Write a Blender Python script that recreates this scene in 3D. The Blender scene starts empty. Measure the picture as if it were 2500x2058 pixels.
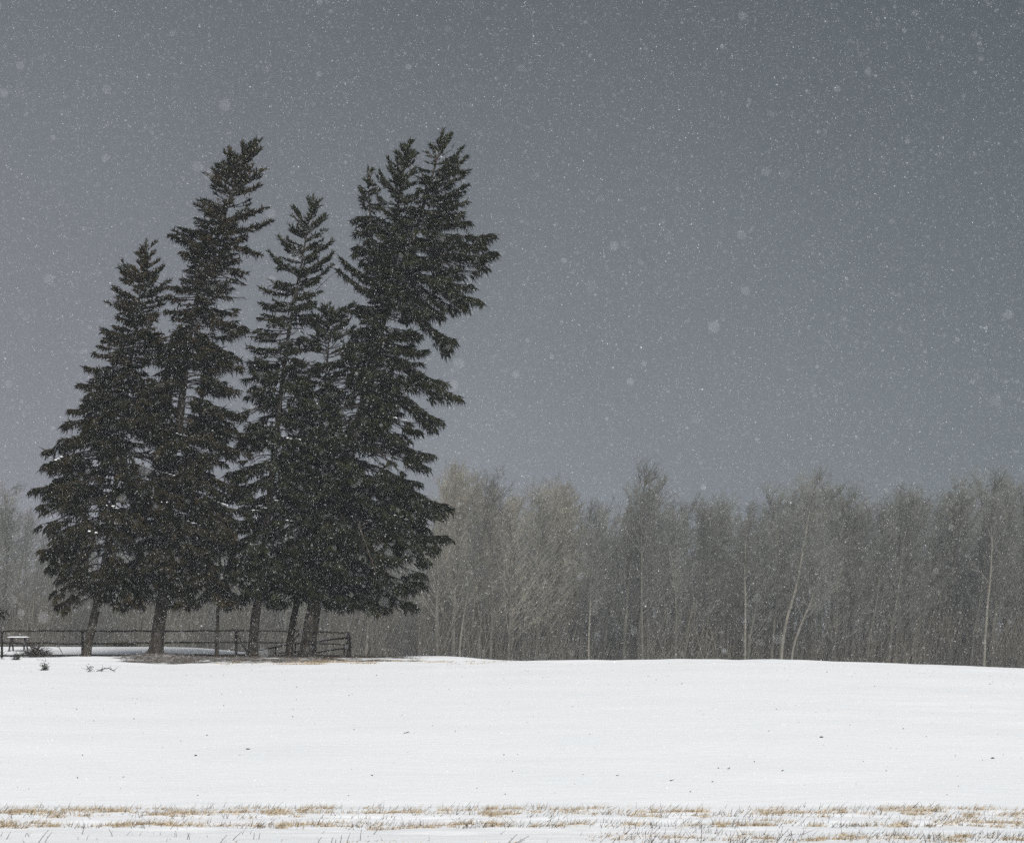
import bpy, math, random
import numpy as np
from math import radians

RNG = np.random.default_rng(7)
random.seed(7)
SC = bpy.context.scene

# ------------------------------------------------------------------ camera
F_PX = 2309.0                      # focal length in pixels of a 1024 wide frame
HOR = 640.0                        # row of the eye level
cam_d = bpy.data.cameras.new("camera")
cam = bpy.data.objects.new("camera", cam_d)
SC.collection.objects.link(cam)
SC.camera = cam
cam.location = (0, 0, 0)
cam.rotation_euler = (radians(90), 0, 0)
cam_d.sensor_width = 36.0
cam_d.lens = 36.0 * F_PX / 1024.0
cam_d.shift_y = (HOR - 421.0) / 1024.0
cam_d.clip_start = 0.1
cam_d.clip_end = 5000
cam_d.dof.use_dof = True
cam_d.dof.focus_distance = 100.0
cam_d.dof.aperture_fstop = 5.0
SC.render.resolution_x = 1024
SC.render.resolution_y = 842

# ------------------------------------------------------------------ sky, sun, exposure
SUN_EL, SUN_AZ = 38.0, 13.0         # degrees; azimuth measured from straight behind the camera towards the right
world = bpy.data.worlds.new("World")
SC.world = world
world.use_nodes = True
wn, wl = world.node_tree.nodes, world.node_tree.links
wn.clear()


def N(nodes, kind, **kw):
    n = nodes.new(kind)
    for k, v in kw.items():
        setattr(n, k, v)
    return n


out = N(wn, "ShaderNodeOutputWorld")
bg = N(wn, "ShaderNodeBackground")
bg.inputs["Strength"].default_value = 0.1
sky = N(wn, "ShaderNodeTexSky", sky_type="NISHITA")
sky.sun_disc = False
sky.sun_elevation = radians(SUN_EL)
sky.sun_rotation = radians(180 - SUN_AZ)
sky.dust_density = 4.0
bw = N(wn, "ShaderNodeRGBToBW")
tc = N(wn, "ShaderNodeTexCoord")
sep = N(wn, "ShaderNodeSeparateXYZ")
# cloud deck: a thick overcast, slightly lighter low down and towards the left
ramp = N(wn, "ShaderNodeValToRGB")
ramp.color_ramp.elements[0].position = 0.0
ramp.color_ramp.elements[0].color = (0.66, 0.71, 0.775, 1)
ramp.color_ramp.elements[1].position = 0.30
ramp.color_ramp.elements[1].color = (0.245, 0.300, 0.345, 1)
e = ramp.color_ramp.elements.new(0.14)
e.color = (0.42, 0.475, 0.53, 1)
lr = N(wn, "ShaderNodeMapRange")
lr.inputs["From Min"].default_value = -0.38
lr.inputs["From Max"].default_value = 0.38
lr.inputs["To Min"].default_value = 1.38
lr.inputs["To Max"].default_value = 0.62
lr.clamp = True
mulc = N(wn, "ShaderNodeVectorMath", operation="SCALE")
mix = N(wn, "ShaderNodeMixRGB", blend_type="MIX")
mix.inputs[0].default_value = 0.06
cl = N(wn, "ShaderNodeTexNoise")
cl.inputs["Scale"].default_value = 5.0
cl.inputs["Detail"].default_value = 3.0
clm = N(wn, "ShaderNodeMapRange")
clm.inputs["From Min"].default_value = 0.3
clm.inputs["From Max"].default_value = 0.7
clm.inputs["To Min"].default_value = 0.90
clm.inputs["To Max"].default_value = 1.10
m2 = N(wn, "ShaderNodeMath", operation="MULTIPLY")
wl.new(tc.outputs["Generated"], sep.inputs[0])
wl.new(sep.outputs["Z"], ramp.inputs[0])
wl.new(sep.outputs["X"], lr.inputs["Value"])
wl.new(tc.outputs["Generated"], cl.inputs["Vector"])
wl.new(cl.outputs["Fac"], clm.inputs["Value"])
wl.new(lr.outputs[0], m2.inputs[0])
wl.new(clm.outputs[0], m2.inputs[1])
wl.new(ramp.outputs[0], mulc.inputs[0])
wl.new(m2.outputs[0], mulc.inputs["Scale"])
tint = N(wn, "ShaderNodeMixRGB", blend_type="MIX")
tint.inputs[1].default_value = (1.07, 0.98, 1.05, 1)
tint.inputs[2].default_value = (0.86, 1.01, 1.04, 1)
tr_ = N(wn, "ShaderNodeMapRange")
tr_.inputs["From Min"].default_value = -0.35
tr_.inputs["From Max"].default_value = 0.35
wl.new(sep.outputs["X"], tr_.inputs["Value"])
wl.new(tr_.outputs[0], tint.inputs[0])
tm = N(wn, "ShaderNodeVectorMath", operation="MULTIPLY")
wl.new(mulc.outputs[0], tm.inputs[0])
wl.new(tint.outputs[0], tm.inputs[1])
wl.new(sky.outputs[0], bw.inputs[0])
wl.new(tm.outputs[0], mix.inputs[1])
wl.new(bw.outputs[0], mix.inputs[2])
wl.new(mix.outputs[0], bg.inputs["Color"])
wl.new(bg.outputs[0], out.inputs["Surface"])

sun_d = bpy.data.lights.new("sun", "SUN")
sun = bpy.data.objects.new("sun", sun_d)
SC.collection.objects.link(sun)
sun_d.energy = 1.5
sun_d.angle = radians(18)
sun_d.color = (1.0, 0.985, 0.965)
sun.rotation_euler = (radians(90 - SUN_EL), 0, radians(SUN_AZ))
SC.view_settings.view_transform = "Standard"
SC.view_settings.look = "None"
SC.view_settings.exposure = 1.50
SC.view_settings.gamma = 1
SC.view_settings.use_curve_mapping = False
try:
    SC.cycles.max_bounces = 5
    SC.cycles.diffuse_bounces = 3
    SC.cycles.volume_bounces = 1
    SC.cycles.use_denoising = False
except Exception:
    pass


# ------------------------------------------------------------------ helpers
S = 0.48538                        # reading scale of the photograph to 1024 px


def photo_x(dx, y):
    return (dx * S - 512.0) / F_PX * y


def at(dx, dy, d):
    """A point read off the photograph at a distance d metres."""
    return np.array([(dx * S - 512.0) / F_PX * d, d, (HOR - dy * S) / F_PX * d])


def make_mesh(name, V, Fc, smooth=False):
    V = np.asarray(V, dtype=np.float32).reshape(-1, 3)
    Fc = np.asarray(Fc, dtype=np.int32)
    k = Fc.shape[1]
    me = bpy.data.meshes.new(name)
    me.vertices.add(len(V))
    me.vertices.foreach_set("co", V.ravel())
    me.loops.add(Fc.size)
    me.loops.foreach_set("vertex_index", Fc.ravel())
    me.polygons.add(len(Fc))
    me.polygons.foreach_set("loop_start", np.arange(0, Fc.size, k, dtype=np.int32))
    me.polygons.foreach_set("loop_total", np.full(len(Fc), k, dtype=np.int32))
    if smooth:
        me.polygons.foreach_set("use_smooth", np.ones(len(Fc), dtype=bool))
    me.update(calc_edges=True)
    return me


class MB:
    """Collects quads and triangles; triangles are kept as quads' sibling list and joined as triangles."""

    def __init__(self):
        self.V, self.T, self.n = [], [], 0

    def add(self, V, T):
        V = np.asarray(V, dtype=np.float64).reshape(-1, 3)
        self.V.append(V)
        self.T.append(np.asarray(T, dtype=np.int64).reshape(-1, 3) + self.n)
        self.n += len(V)

    def tubes(self, P, R, sides=5, cap=True):
        P = np.asarray(P, float)
        R = np.asarray(R, float)
        if P.ndim == 2:
            P, R = P[None], R[None]
        M, K, _ = P.shape
        t = np.gradient(P, axis=1)
        t /= np.linalg.norm(t, axis=2, keepdims=True) + 1e-9
        mt = P[:, -1] - P[:, 0]
        ref = np.where((np.abs(mt[:, 2]) > 0.8 * np.linalg.norm(mt, axis=1))[:, None], [0.0, 1.0, 0.0], [0.0, 0.0, 1.0])
        u = np.cross(t, ref[:, None, :])
        u /= np.linalg.norm(u, axis=2, keepdims=True) + 1e-9
        v = np.cross(t, u)
        a = np.arange(sides) * 2 * math.pi / sides
        ring = P[:, :, None, :] + R[:, :, None, None] * (u[:, :, None, :] * np.cos(a)[None, None, :, None] + v[:, :, None, :] * np.sin(a)[None, None, :, None])
        V = ring.reshape(-1, 3)
        idx = np.arange(M * K * sides).reshape(M, K, sides)
        A = idx[:, :-1, :]
        B = idx[:, 1:, :]
        A2 = np.roll(A, -1, axis=2)
        B2 = np.roll(B, -1, axis=2)
        T = np.concatenate([np.stack([A, A2, B2], -1).reshape(-1, 3), np.stack([A, B2, B], -1).reshape(-1, 3)])
        if cap:
            caps = []
            for k in range(1, sides - 1):
                caps.append(np.stack([idx[:, 0, 0], idx[:, 0, k + 1], idx[:, 0, k]], -1))
                caps.append(np.stack([idx[:, -1, 0], idx[:, -1, k], idx[:, -1, k + 1]], -1))
            T = np.concatenate([T] + caps)
        self.add(V, T)

    def spikes(self, B, D, w, sides=3):
        """Tapered needles: base points B, vectors D, base width w."""
        B = np.asarray(B, float)
        D = np.asarray(D, float)
        M = len(B)
        if M == 0:
            return
        w = np.broadcast_to(w, (M,)).astype(float)
        t = D / (np.linalg.norm(D, axis=1, keepdims=True) + 1e-9)
        r = RNG.normal(size=(M, 3))
        u = np.cross(t, r)
        u /= np.linalg.norm(u, axis=1, keepdims=True) + 1e-9
        v = np.cross(t, u)
        a = np.arange(sides) * 2 * math.pi / sides
        ring = B[:, None, :] + 0.5 * w[:, None, None] * (u[:, None, :] * np.cos(a)[None, :, None] + v[:, None, :] * np.sin(a)[None, :, None])
        V = np.concatenate([ring, (B + D)[:, None, :]], axis=1).reshape(-1, 3)
        base = (np.arange(M) * (sides + 1))[:, None]
        T = np.concatenate([np.concatenate([base + k, base + (k + 1) % sides, base + sides], axis=1) for k in range(sides)])
        self.add(V, T)

    def blades(self, B, D, w):
        """Single triangle leaves."""
        M = len(B)
        if M == 0:
            return
        w = np.broadcast_to(w, (M,)).astype(float)
        r = RNG.normal(size=(M, 3)) * [1, 0.35, 0.35]
        u = np.cross(np.cross(D, r), D)
        u /= np.linalg.norm(u, axis=1, keepdims=True) + 1e-9
        V = np.stack([B - u * w[:, None] / 2, B + u * w[:, None] / 2, B + D], axis=1).reshape(-1, 3)
        self.add(V, np.arange(3 * M).reshape(-1, 3))

    def box(self, c, h, rz=0.0):
        c = np.asarray(c, float)
        h = np.asarray(h, float)
        s = np.array([[x, y, z] for x in (-1, 1) for y in (-1, 1) for z in (-1, 1)], float) * h
        cr, sr = math.cos(rz), math.sin(rz)
        s = np.stack([s[:, 0] * cr - s[:, 1] * sr, s[:, 0] * sr + s[:, 1] * cr, s[:, 2]], 1) + c
        q = [(0, 1, 3, 2), (4, 6, 7, 5), (0, 4, 5, 1), (2, 3, 7, 6), (0, 2, 6, 4), (1, 5, 7, 3)]
        T = [t for a, b, c_, d in q for t in ((a, b, c_), (a, c_, d))]
        self.add(s, T)

    def beam(self, p, q, w, h):
        """A squared timber from p to q."""
        self.tubes(np.array([p, q]), np.array([w, w]) * 0.62, 4)

    def blob(self, c, r, jitter=0.15, seg=8, rings=5):
        c = np.asarray(c, float)
        r = np.asarray(r, float)
        V = []
        for i in range(rings + 1):
            th = math.pi * i / rings
            for j in range(seg):
                ph = 2 * math.pi * j / seg
                k = 1 + jitter * (RNG.random() - 0.5) * 2
                V.append(c + r * k * np.array([math.sin(th) * math.cos(ph), math.sin(th) * math.sin(ph), math.cos(th)]))
        idx = np.arange((rings + 1) * seg).reshape(rings + 1, seg)
        T = []
        for i in range(rings):
            for j in range(seg):
                a, b = idx[i, j], idx[i, (j + 1) % seg]
                d, e_ = idx[i + 1, j], idx[i + 1, (j + 1) % seg]
                T += [(a, d, e_), (a, e_, b)]
        self.add(V, T)

    def data(self, origin=(0, 0, 0)):
        return np.concatenate(self.V) - np.asarray(origin, float), np.concatenate(self.T)

    def build(self, name, mat, parent=None, origin=None, smooth=False, kind=None):
        o3 = (0, 0, 0) if origin is None else origin
        V, T = self.data(o3)
        me = make_mesh(name, V, T, smooth)
        me.materials.append(mat)
        ob = bpy.data.objects.new(name, me)
        SC.collection.objects.link(ob)
        if parent is not None:
            ob.parent = parent
        elif origin is not None:
            ob.location = tuple(origin)
        if kind:
            ob["kind"] = kind
        return ob


def thing(name, label, cat, loc, group=None):
    o = bpy.data.objects.new(name, None)
    SC.collection.objects.link(o)
    o.location = tuple(loc)
    o.empty_display_size = 0.3
    return tag(o, label, cat, group)


def tag(o, label=None, cat=None, group=None, kind=None):
    if label:
        o["label"] = label
    if cat:
        o["category"] = cat
    if group:
        o["group"] = group
    if kind:
        o["kind"] = kind
    return o


# ------------------------------------------------------------------ materials
def principled(name, color, rough=0.8, spec=0.3):
    m = bpy.data.materials.new(name)
    m.use_nodes = True
    b = m.node_tree.nodes["Principled BSDF"]
    b.inputs["Base Color"].default_value = (*color, 1)
    b.inputs["Roughness"].default_value = rough
    b.inputs["Specular IOR Level"].default_value = spec
    return m, m.node_tree.nodes, m.node_tree.links, b


def noisy(name, c1, c2, scale, rough=0.85, spec=0.2, bump=0.0, stretch=(1, 1, 1), lo=0.35, hi=0.65, detail=4, bscale=None, bdist=0.02, rnd=0.0):
    m, n, l, b = principled(name, c1, rough, spec)
    tc = N(n, "ShaderNodeTexCoord")
    mp = N(n, "ShaderNodeMapping")
    mp.inputs["Scale"].default_value = stretch
    ns = N(n, "ShaderNodeTexNoise")
    ns.inputs["Scale"].default_value = scale
    ns.inputs["Detail"].default_value = detail
    rp = N(n, "ShaderNodeValToRGB")
    rp.color_ramp.elements[0].position = lo
    rp.color_ramp.elements[1].position = hi
    rp.color_ramp.elements[0].color = (*c1, 1)
    rp.color_ramp.elements[1].color = (*c2, 1)
    l.new(tc.outputs["Object"], mp.inputs[0])
    l.new(mp.outputs[0], ns.inputs["Vector"])
    l.new(ns.outputs["Fac"], rp.inputs[0])
    src = rp.outputs[0]
    if rnd:
        oi = N(n, "ShaderNodeObjectInfo")
        mr = N(n, "ShaderNodeMapRange")
        mr.inputs["To Min"].default_value = 1 - rnd
        mr.inputs["To Max"].default_value = 1 + rnd
        vm = N(n, "ShaderNodeVectorMath", operation="SCALE")
        l.new(oi.outputs["Random"], mr.inputs["Value"])
        l.new(src, vm.inputs[0])
        l.new(mr.outputs[0], vm.inputs["Scale"])
        src = vm.outputs[0]
    l.new(src, b.inputs["Base Color"])
    if bump:
        bn = N(n, "ShaderNodeTexNoise")
        bn.inputs["Scale"].default_value = bscale or scale * 3
        bn.inputs["Detail"].default_value = 5
        bp = N(n, "ShaderNodeBump")
        bp.inputs["Strength"].default_value = bump
        bp.inputs["Distance"].default_value = bdist
        l.new(mp.outputs[0], bn.inputs["Vector"])
        l.new(bn.outputs["Fac"], bp.inputs["Height"])
        l.new(bp.outputs[0], b.inputs["Normal"])
    return m


M_NEEDLE = noisy("spruce_needles", (0.005, 0.008, 0.003), (0.027, 0.028, 0.013), 1.6, 0.9, 0.0, lo=0.38, hi=0.64, detail=6)
M_NEEDLE2 = noisy("spruce_needles_brownish", (0.005, 0.008, 0.003), (0.032, 0.025, 0.012), 1.5, 0.9, 0.0, lo=0.38, hi=0.64, detail=6)
M_BARK = noisy("spruce_bark", (0.017, 0.0145, 0.012), (0.050, 0.043, 0.034), 7, 0.95, 0.1, bump=1.0, stretch=(1, 1, 0.35), bscale=14, bdist=0.04, detail=6)
M_LIMB = noisy("spruce_limb_bark", (0.018, 0.015, 0.013), (0.042, 0.036, 0.030), 6, 0.95, 0.1)
M_CONE = noisy("cone_brown", (0.06, 0.035, 0.02), (0.12, 0.065, 0.035), 3, 0.8, 0.2)
M_SNOWCLUMP = principled("clinging_snow", (0.88, 0.89, 0.91), 0.6, 0.3)[0]
M_RAIL = noisy("weathered_dark_wood", (0.010, 0.009, 0.008), (0.026, 0.023, 0.020), 9, 0.9, 0.15, bump=0.5, stretch=(1, 1, 1))
M_TABLE = noisy("old_grey_timber", (0.040, 0.036, 0.032), (0.080, 0.073, 0.066), 8, 0.9, 0.15)
M_STICK = noisy("dead_stick_bark", (0.025, 0.020, 0.016), (0.06, 0.05, 0.04), 12, 0.9, 0.1)
M_STRAW = noisy("dry_straw", (0.14, 0.095, 0.045), (0.56, 0.46, 0.32), 11, 0.8, 0.2, lo=0.38, hi=0.62)
M_STALK = noisy("dead_weed_stalk", (0.035, 0.028, 0.020), (0.10, 0.075, 0.045), 6, 0.85, 0.1)
M_LITTER = noisy("needle_litter", (0.045, 0.037, 0.028), (0.12, 0.09, 0.06), 3, 0.9, 0.1)
M_FTRUNK = noisy("poplar_bark", (0.06, 0.057, 0.048), (0.105, 0.098, 0.08), 2.2, 0.9, 0.1, stretch=(1, 1, 0.3), rnd=0.25)
M_FPALE = noisy("birch_bark", (0.085, 0.08, 0.066), (0.15, 0.14, 0.112), 2.5, 0.8, 0.2, stretch=(1, 1, 1.5), rnd=0.1)
M_FTWIG = noisy("bare_twigs", (0.093, 0.097, 0.087), (0.158, 0.155, 0.133), 0.25, 0.9, 0.1, rnd=0.28)
M_FTWIG_B = noisy("bare_twigs_tan", (0.140, 0.131, 0.106), (0.225, 0.208, 0.166), 0.25, 0.9, 0.1, rnd=0.22)
M_BRUSH = noisy("undergrowth_twigs", (0.070, 0.068, 0.058), (0.135, 0.122, 0.095), 0.12, 0.9, 0.1, detail=5)
M_FLAKE = principled("snow_crystal", (0.92, 0.94, 0.96), 0.5, 0.4)[0]


# ------------------------------------------------------------------ terrain
def vnoise(x, y, seed=0):
    """Smooth value noise, vectorised."""
    xi, yi = np.floor(x).astype(np.int64), np.floor(y).astype(np.int64)
    xf, yf = x - xi, y - yi
    xf, yf = xf * xf * (3 - 2 * xf), yf * yf * (3 - 2 * yf)

    def h(a, b):
        v = (a * 374761393 + b * 668265263 + seed * 974711) & 0xFFFFFFFF
        v = ((v ^ (v >> 13)) * 1274126177) & 0xFFFFFFFF
        return ((v ^ (v >> 16)) & 0xFFFF) / 65535.0

    return (h(xi, yi) * (1 - xf) + h(xi + 1, yi) * xf) * (1 - yf) + (h(xi, yi + 1) * (1 - xf) + h(xi + 1, yi + 1) * xf) * yf


def fbm(x, y, seed=0, oct=4):
    a, s, t = 0.5, 0.0, 0.0
    for k in range(oct):
        s = s + a * vnoise(x * 2 ** k, y * 2 ** k, seed + k)
        t += a
        a *= 0.5
    return s / t


def sstep(a, b, x):
    t = np.clip((x - a) / (b - a), 0, 1)
    return t * t * (3 - 2 * t)


CREST_X = np.array([-400, 0, 200, 330, 500, 750, 1000, 1100, 1250, 1400, 1600, 1800, 2000, 2109, 2500])
CREST_Y = np.array([1357, 1359, 1363, 1368.5, 1364.5, 1362, 1364, 1361, 1359, 1357, 1357, 1363, 1370, 1375, 1392])
Z_NEAR = -4.02
D_CREST = 106.0


def ground_z(x, y):
    x = np.asarray(x, float)
    y = np.asarray(y, float)
    yc = np.maximum(y, 30.0)
    dx = (x / np.clip(yc, 46, 300) * F_PX + 512) / S          # bearing, in photo units
    zc = (HOR - np.interp(dx, CREST_X, CREST_Y) * S) / F_PX * D_CREST
    t = np.clip((y - 56) / (D_CREST - 56), 0, 1)
    up = Z_NEAR + (zc - Z_NEAR) * (1.18 * t - 0.18 * t * t)
    z = np.where(y < 56, Z_NEAR, up)
    left = 1 - sstep(900, 1150, dx)
    yb = np.clip(y, D_CREST, None)
    plate = -0.80 + 0 * y
    behind_left = zc + (plate - zc) * sstep(D_CREST, 110, yb)
    mound = 0.44 * np.exp(-((yb - 137) / 14.0) ** 2) * (1 - sstep(330, 660, dx))
    behind_left = behind_left + mound * sstep(112, 136, yb) - 3.2 * sstep(146, 240, yb) - 0.35 * sstep(120, 140, yb) * sstep(400, 700, dx)
    behind_right = zc - 0.012 * (yb - D_CREST) - 3.6 * sstep(D_CREST, 230, yb)
    behind = behind_left * left + behind_right * (1 - left)
    z = np.where(y > D_CREST, behind, z)
    # snow relief
    nearf = np.exp(-((y - 51.3) / 4.2) ** 2)
    z = z + nearf * 0.17 * (fbm(x / 1.9, y / 0.75, 3, 3) - 0.5)
    z = z + 0.030 * (fbm(x / 7.0, y / 3.0, 11, 3) - 0.5) * sstep(42, 60, y) * (1 - sstep(180, 260, y)) * 2
    # wind-cut ridges on the right half of the field
    rx = (x - 17.0) / 7.0
    z = z + 0.045 * (1 - np.abs(2 * fbm(x / 3.6 + y * 0.12, y / 1.1, 81, 3) - 1)) ** 3 * np.exp(-rx ** 2 - ((y - 84) / 9.0) ** 2)
    z = z + 0.05 * (fbm(x / 14.0, y / 7.0, 91, 2) - 0.5) * sstep(58, 66, y) * (1 - sstep(98, 106, y))
    # drifts near the fence on the left
    z = z + 0.16 * (fbm(x / 3.0, y / 2.2, 21, 3) - 0.5) * np.exp(-((y - 106) / 4.5) ** 2)
    # root mound of the big spruce
    bx, by = BASES["B"]
    z = z + 0.22 * np.exp(-(((x - bx) / 1.5) ** 2 + ((y - by) / 1.4) ** 2))
    for k in ("A", "D", "F", "E"):
        bx, by = BASES[k]
        z = z + 0.07 * np.exp(-(((x - bx) / 1.1) ** 2 + ((y - by) / 1.1) ** 2))
    return z


DEPTH = {"A": 109.5, "B": 110.0, "C": 110.3, "D": 111.5, "E": 112.6, "F": 111.8}
BX = {"A": 175, "B": 320, "C": 446, "D": 520, "E": 595, "F": 632}
BASES = {k: (at(BX[k], 1350, DEPTH[k])[0], DEPTH[k]) for k in BX}


def gz(x, y):
    return float(ground_z(np.array([x]), np.array([y]))[0])


def duff_mask(x, y):
    """1 where spruce needles cover the ground under the crowns."""
    dx = (x / y * F_PX + 512) / S
    m = sstep(170, 330, dx) * (1 - sstep(760, 1000, dx))
    w = sstep(105.6, 107.0, y + 1.6 * (fbm(x / 2.2, y / 1.6, 31, 3) - 0.5)) * (1 - sstep(113, 122, y))
    r = np.zeros_like(x)
    for k in ("B", "D", "E", "F"):
        bx, by = BASES[k]
        r = np.maximum(r, np.exp(-(((x - bx) / 3.4) ** 2 + ((y - by) / 3.4) ** 2)))
    n = fbm(x / 0.9, y / 0.9, 41, 4)
    return np.clip(m * w * (0.0 + 0.80 * n) + r * 0.50 * m, 0, 1)


def spaced(parts):
    out_ = []
    for a, b, s in parts:
        out_.append(np.arange(a, b, s))
    return np.concatenate(out_)


gx = spaced([(-600, -200, 40), (-200, -60, 10), (-60, -28, 2), (-28, 28, 0.16), (28, 60, 2), (60, 200, 10), (200, 601, 40)])
gy = spaced([(-90, 30, 15), (30, 44, 1.0), (44, 57, 0.13), (57, 100, 0.55), (100, 116, 0.16), (116, 170, 0.8), (170, 300, 5), (300, 600, 25), (600, 1201, 100)])
GX, GY = np.meshgrid(gx, gy)
GZ = ground_z(GX, GY)
nv, nu = GX.shape
V = np.stack([GX, GY, GZ], -1).reshape(-1, 3)
idx = np.arange(nv * nu).reshape(nv, nu)
Q = np.stack([idx[:-1, :-1], idx[:-1, 1:], idx[1:, 1:], idx[1:, :-1]], -1).reshape(-1, 4)
me = make_mesh("snow_field", V, Q, True)
at_ = me.attributes.new("litter", "FLOAT", "POINT")
dm = duff_mask(GX, np.maximum(GY, 1.0)) * (GY > 95) * (GY < 130)
at_.data.foreach_set("value", dm.ravel().astype(np.float32))
m, n, l, b = principled("snow", (0.90, 0.905, 0.92), 0.55, 0.25)
at_n = N(n, "ShaderNodeAttribute")
at_n.attribute_name = "litter"
tcn = N(n, "ShaderNodeTexCoord")
nz = N(n, "ShaderNodeTexNoise")
nz.inputs["Scale"].default_value = 5.0
nz.inputs["Detail"].default_value = 8
dfr = N(n, "ShaderNodeValToRGB")
dfr.color_ramp.elements[0].color = (0.065, 0.062, 0.060, 1)
dfr.color_ramp.elements[1].color = (0.28, 0.265, 0.25, 1)
dfr.color_ramp.elements[0].position = 0.35
dfr.color_ramp.elements[1].position = 0.65
thr = N(n, "ShaderNodeMath", operation="ADD")
nz2 = N(n, "ShaderNodeTexNoise")
nz2.inputs["Scale"].default_value = 2.2
nz2.inputs["Detail"].default_value = 8
nz2.inputs["Roughness"].default_value = 0.7
mr = N(n, "ShaderNodeMapRange")
mr.inputs["From Min"].default_value = 0.72
mr.inputs["From Max"].default_value = 1.02
mxc = N(n, "ShaderNodeMixRGB")
# snow colour: slightly varying, faintly crusted
sn = N(n, "ShaderNodeTexNoise")
sn.inputs["Scale"].default_value = 0.35
sn.inputs["Detail"].default_value = 6
snm = N(n, "ShaderNodeMapping")
snm.inputs["Scale"].default_value = (0.6, 0.9, 1)
snr = N(n, "ShaderNodeValToRGB")
snr.color_ramp.elements[0].color = (0.855, 0.875, 0.89, 1)
snr.color_ramp.elements[1].color = (0.89, 0.893, 0.905, 1)
snr.color_ramp.elements[0].position = 0.35
snr.color_ramp.elements[1].position = 0.65
l.new(tcn.outputs["Object"], snm.inputs[0])
l.new(snm.outputs[0], sn.inputs["Vector"])
l.new(sn.outputs["Fac"], snr.inputs[0])
l.new(tcn.outputs["Object"], nz.inputs["Vector"])
l.new(tcn.outputs["Object"], nz2.inputs["Vector"])
l.new(nz.outputs["Fac"], dfr.inputs[0])
l.new(at_n.outputs["Fac"], thr.inputs[0])
l.new(nz2.outputs["Fac"], thr.inputs[1])
l.new(thr.outputs[0], mr.inputs["Value"])
l.new(mr.outputs[0], mxc.inputs[0])
l.new(snr.outputs[0], mxc.inputs[1])
l.new(dfr.outputs[0], mxc.inputs[2])
l.new(mxc.outputs[0], b.inputs["Base Color"])
# wind-packed ripples
rm = N(n, "ShaderNodeMapping")
rm.inputs["Scale"].default_value = (0.7, 1.4, 1)
rm.inputs["Rotation"].default_value = (0, 0, radians(9))
rn = N(n, "ShaderNodeTexNoise")
rn.inputs["Scale"].default_value = 1.6
rn.inputs["Detail"].default_value = 9
rn.inputs["Roughness"].default_value = 0.62
bp = N(n, "ShaderNodeBump")
bp.inputs["Strength"].default_value = 0.40
bp.inputs["Distance"].default_value = 0.07
l.new(tcn.outputs["Object"], rm.inputs[0])
l.new(rm.outputs[0], rn.inputs["Vector"])
l.new(rn.outputs["Fac"], bp.inputs["Height"])
l.new(bp.outputs[0], b.inputs["Normal"])
me.materials.append(m)
ground = bpy.data.objects.new("snow_field", me)
SC.collection.objects.link(ground)
tag(ground, kind="structure")


# ------------------------------------------------------------------ the spruces
def interp_poly(pts, y):
    """x of a stem at row y, pts from the base (large y) to the apex."""
    p = sorted(pts, key=lambda q: q[1])
    return float(np.interp(y, [q[1] for q in p], [q[0] for q in p]))


def stem_radius(y, y0, y1, r0, r1):
    t = np.clip((y0 - y) / (y0 - y1), 0, 1)
    return r0 * (1 - t) ** 0.85 + r1


def thin(p, seed, amount=0.40):
    """Which shoots stay: crowns have ragged openings about a metre across."""
    f = fbm(p[:, 0] / 0.85 + p[:, 1] / 6.0, p[:, 2] / 0.6 + seed * 3.1, 500 + seed, 3)
    return f > amount + RNG.uniform(-0.04, 0.04, len(p))


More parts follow.
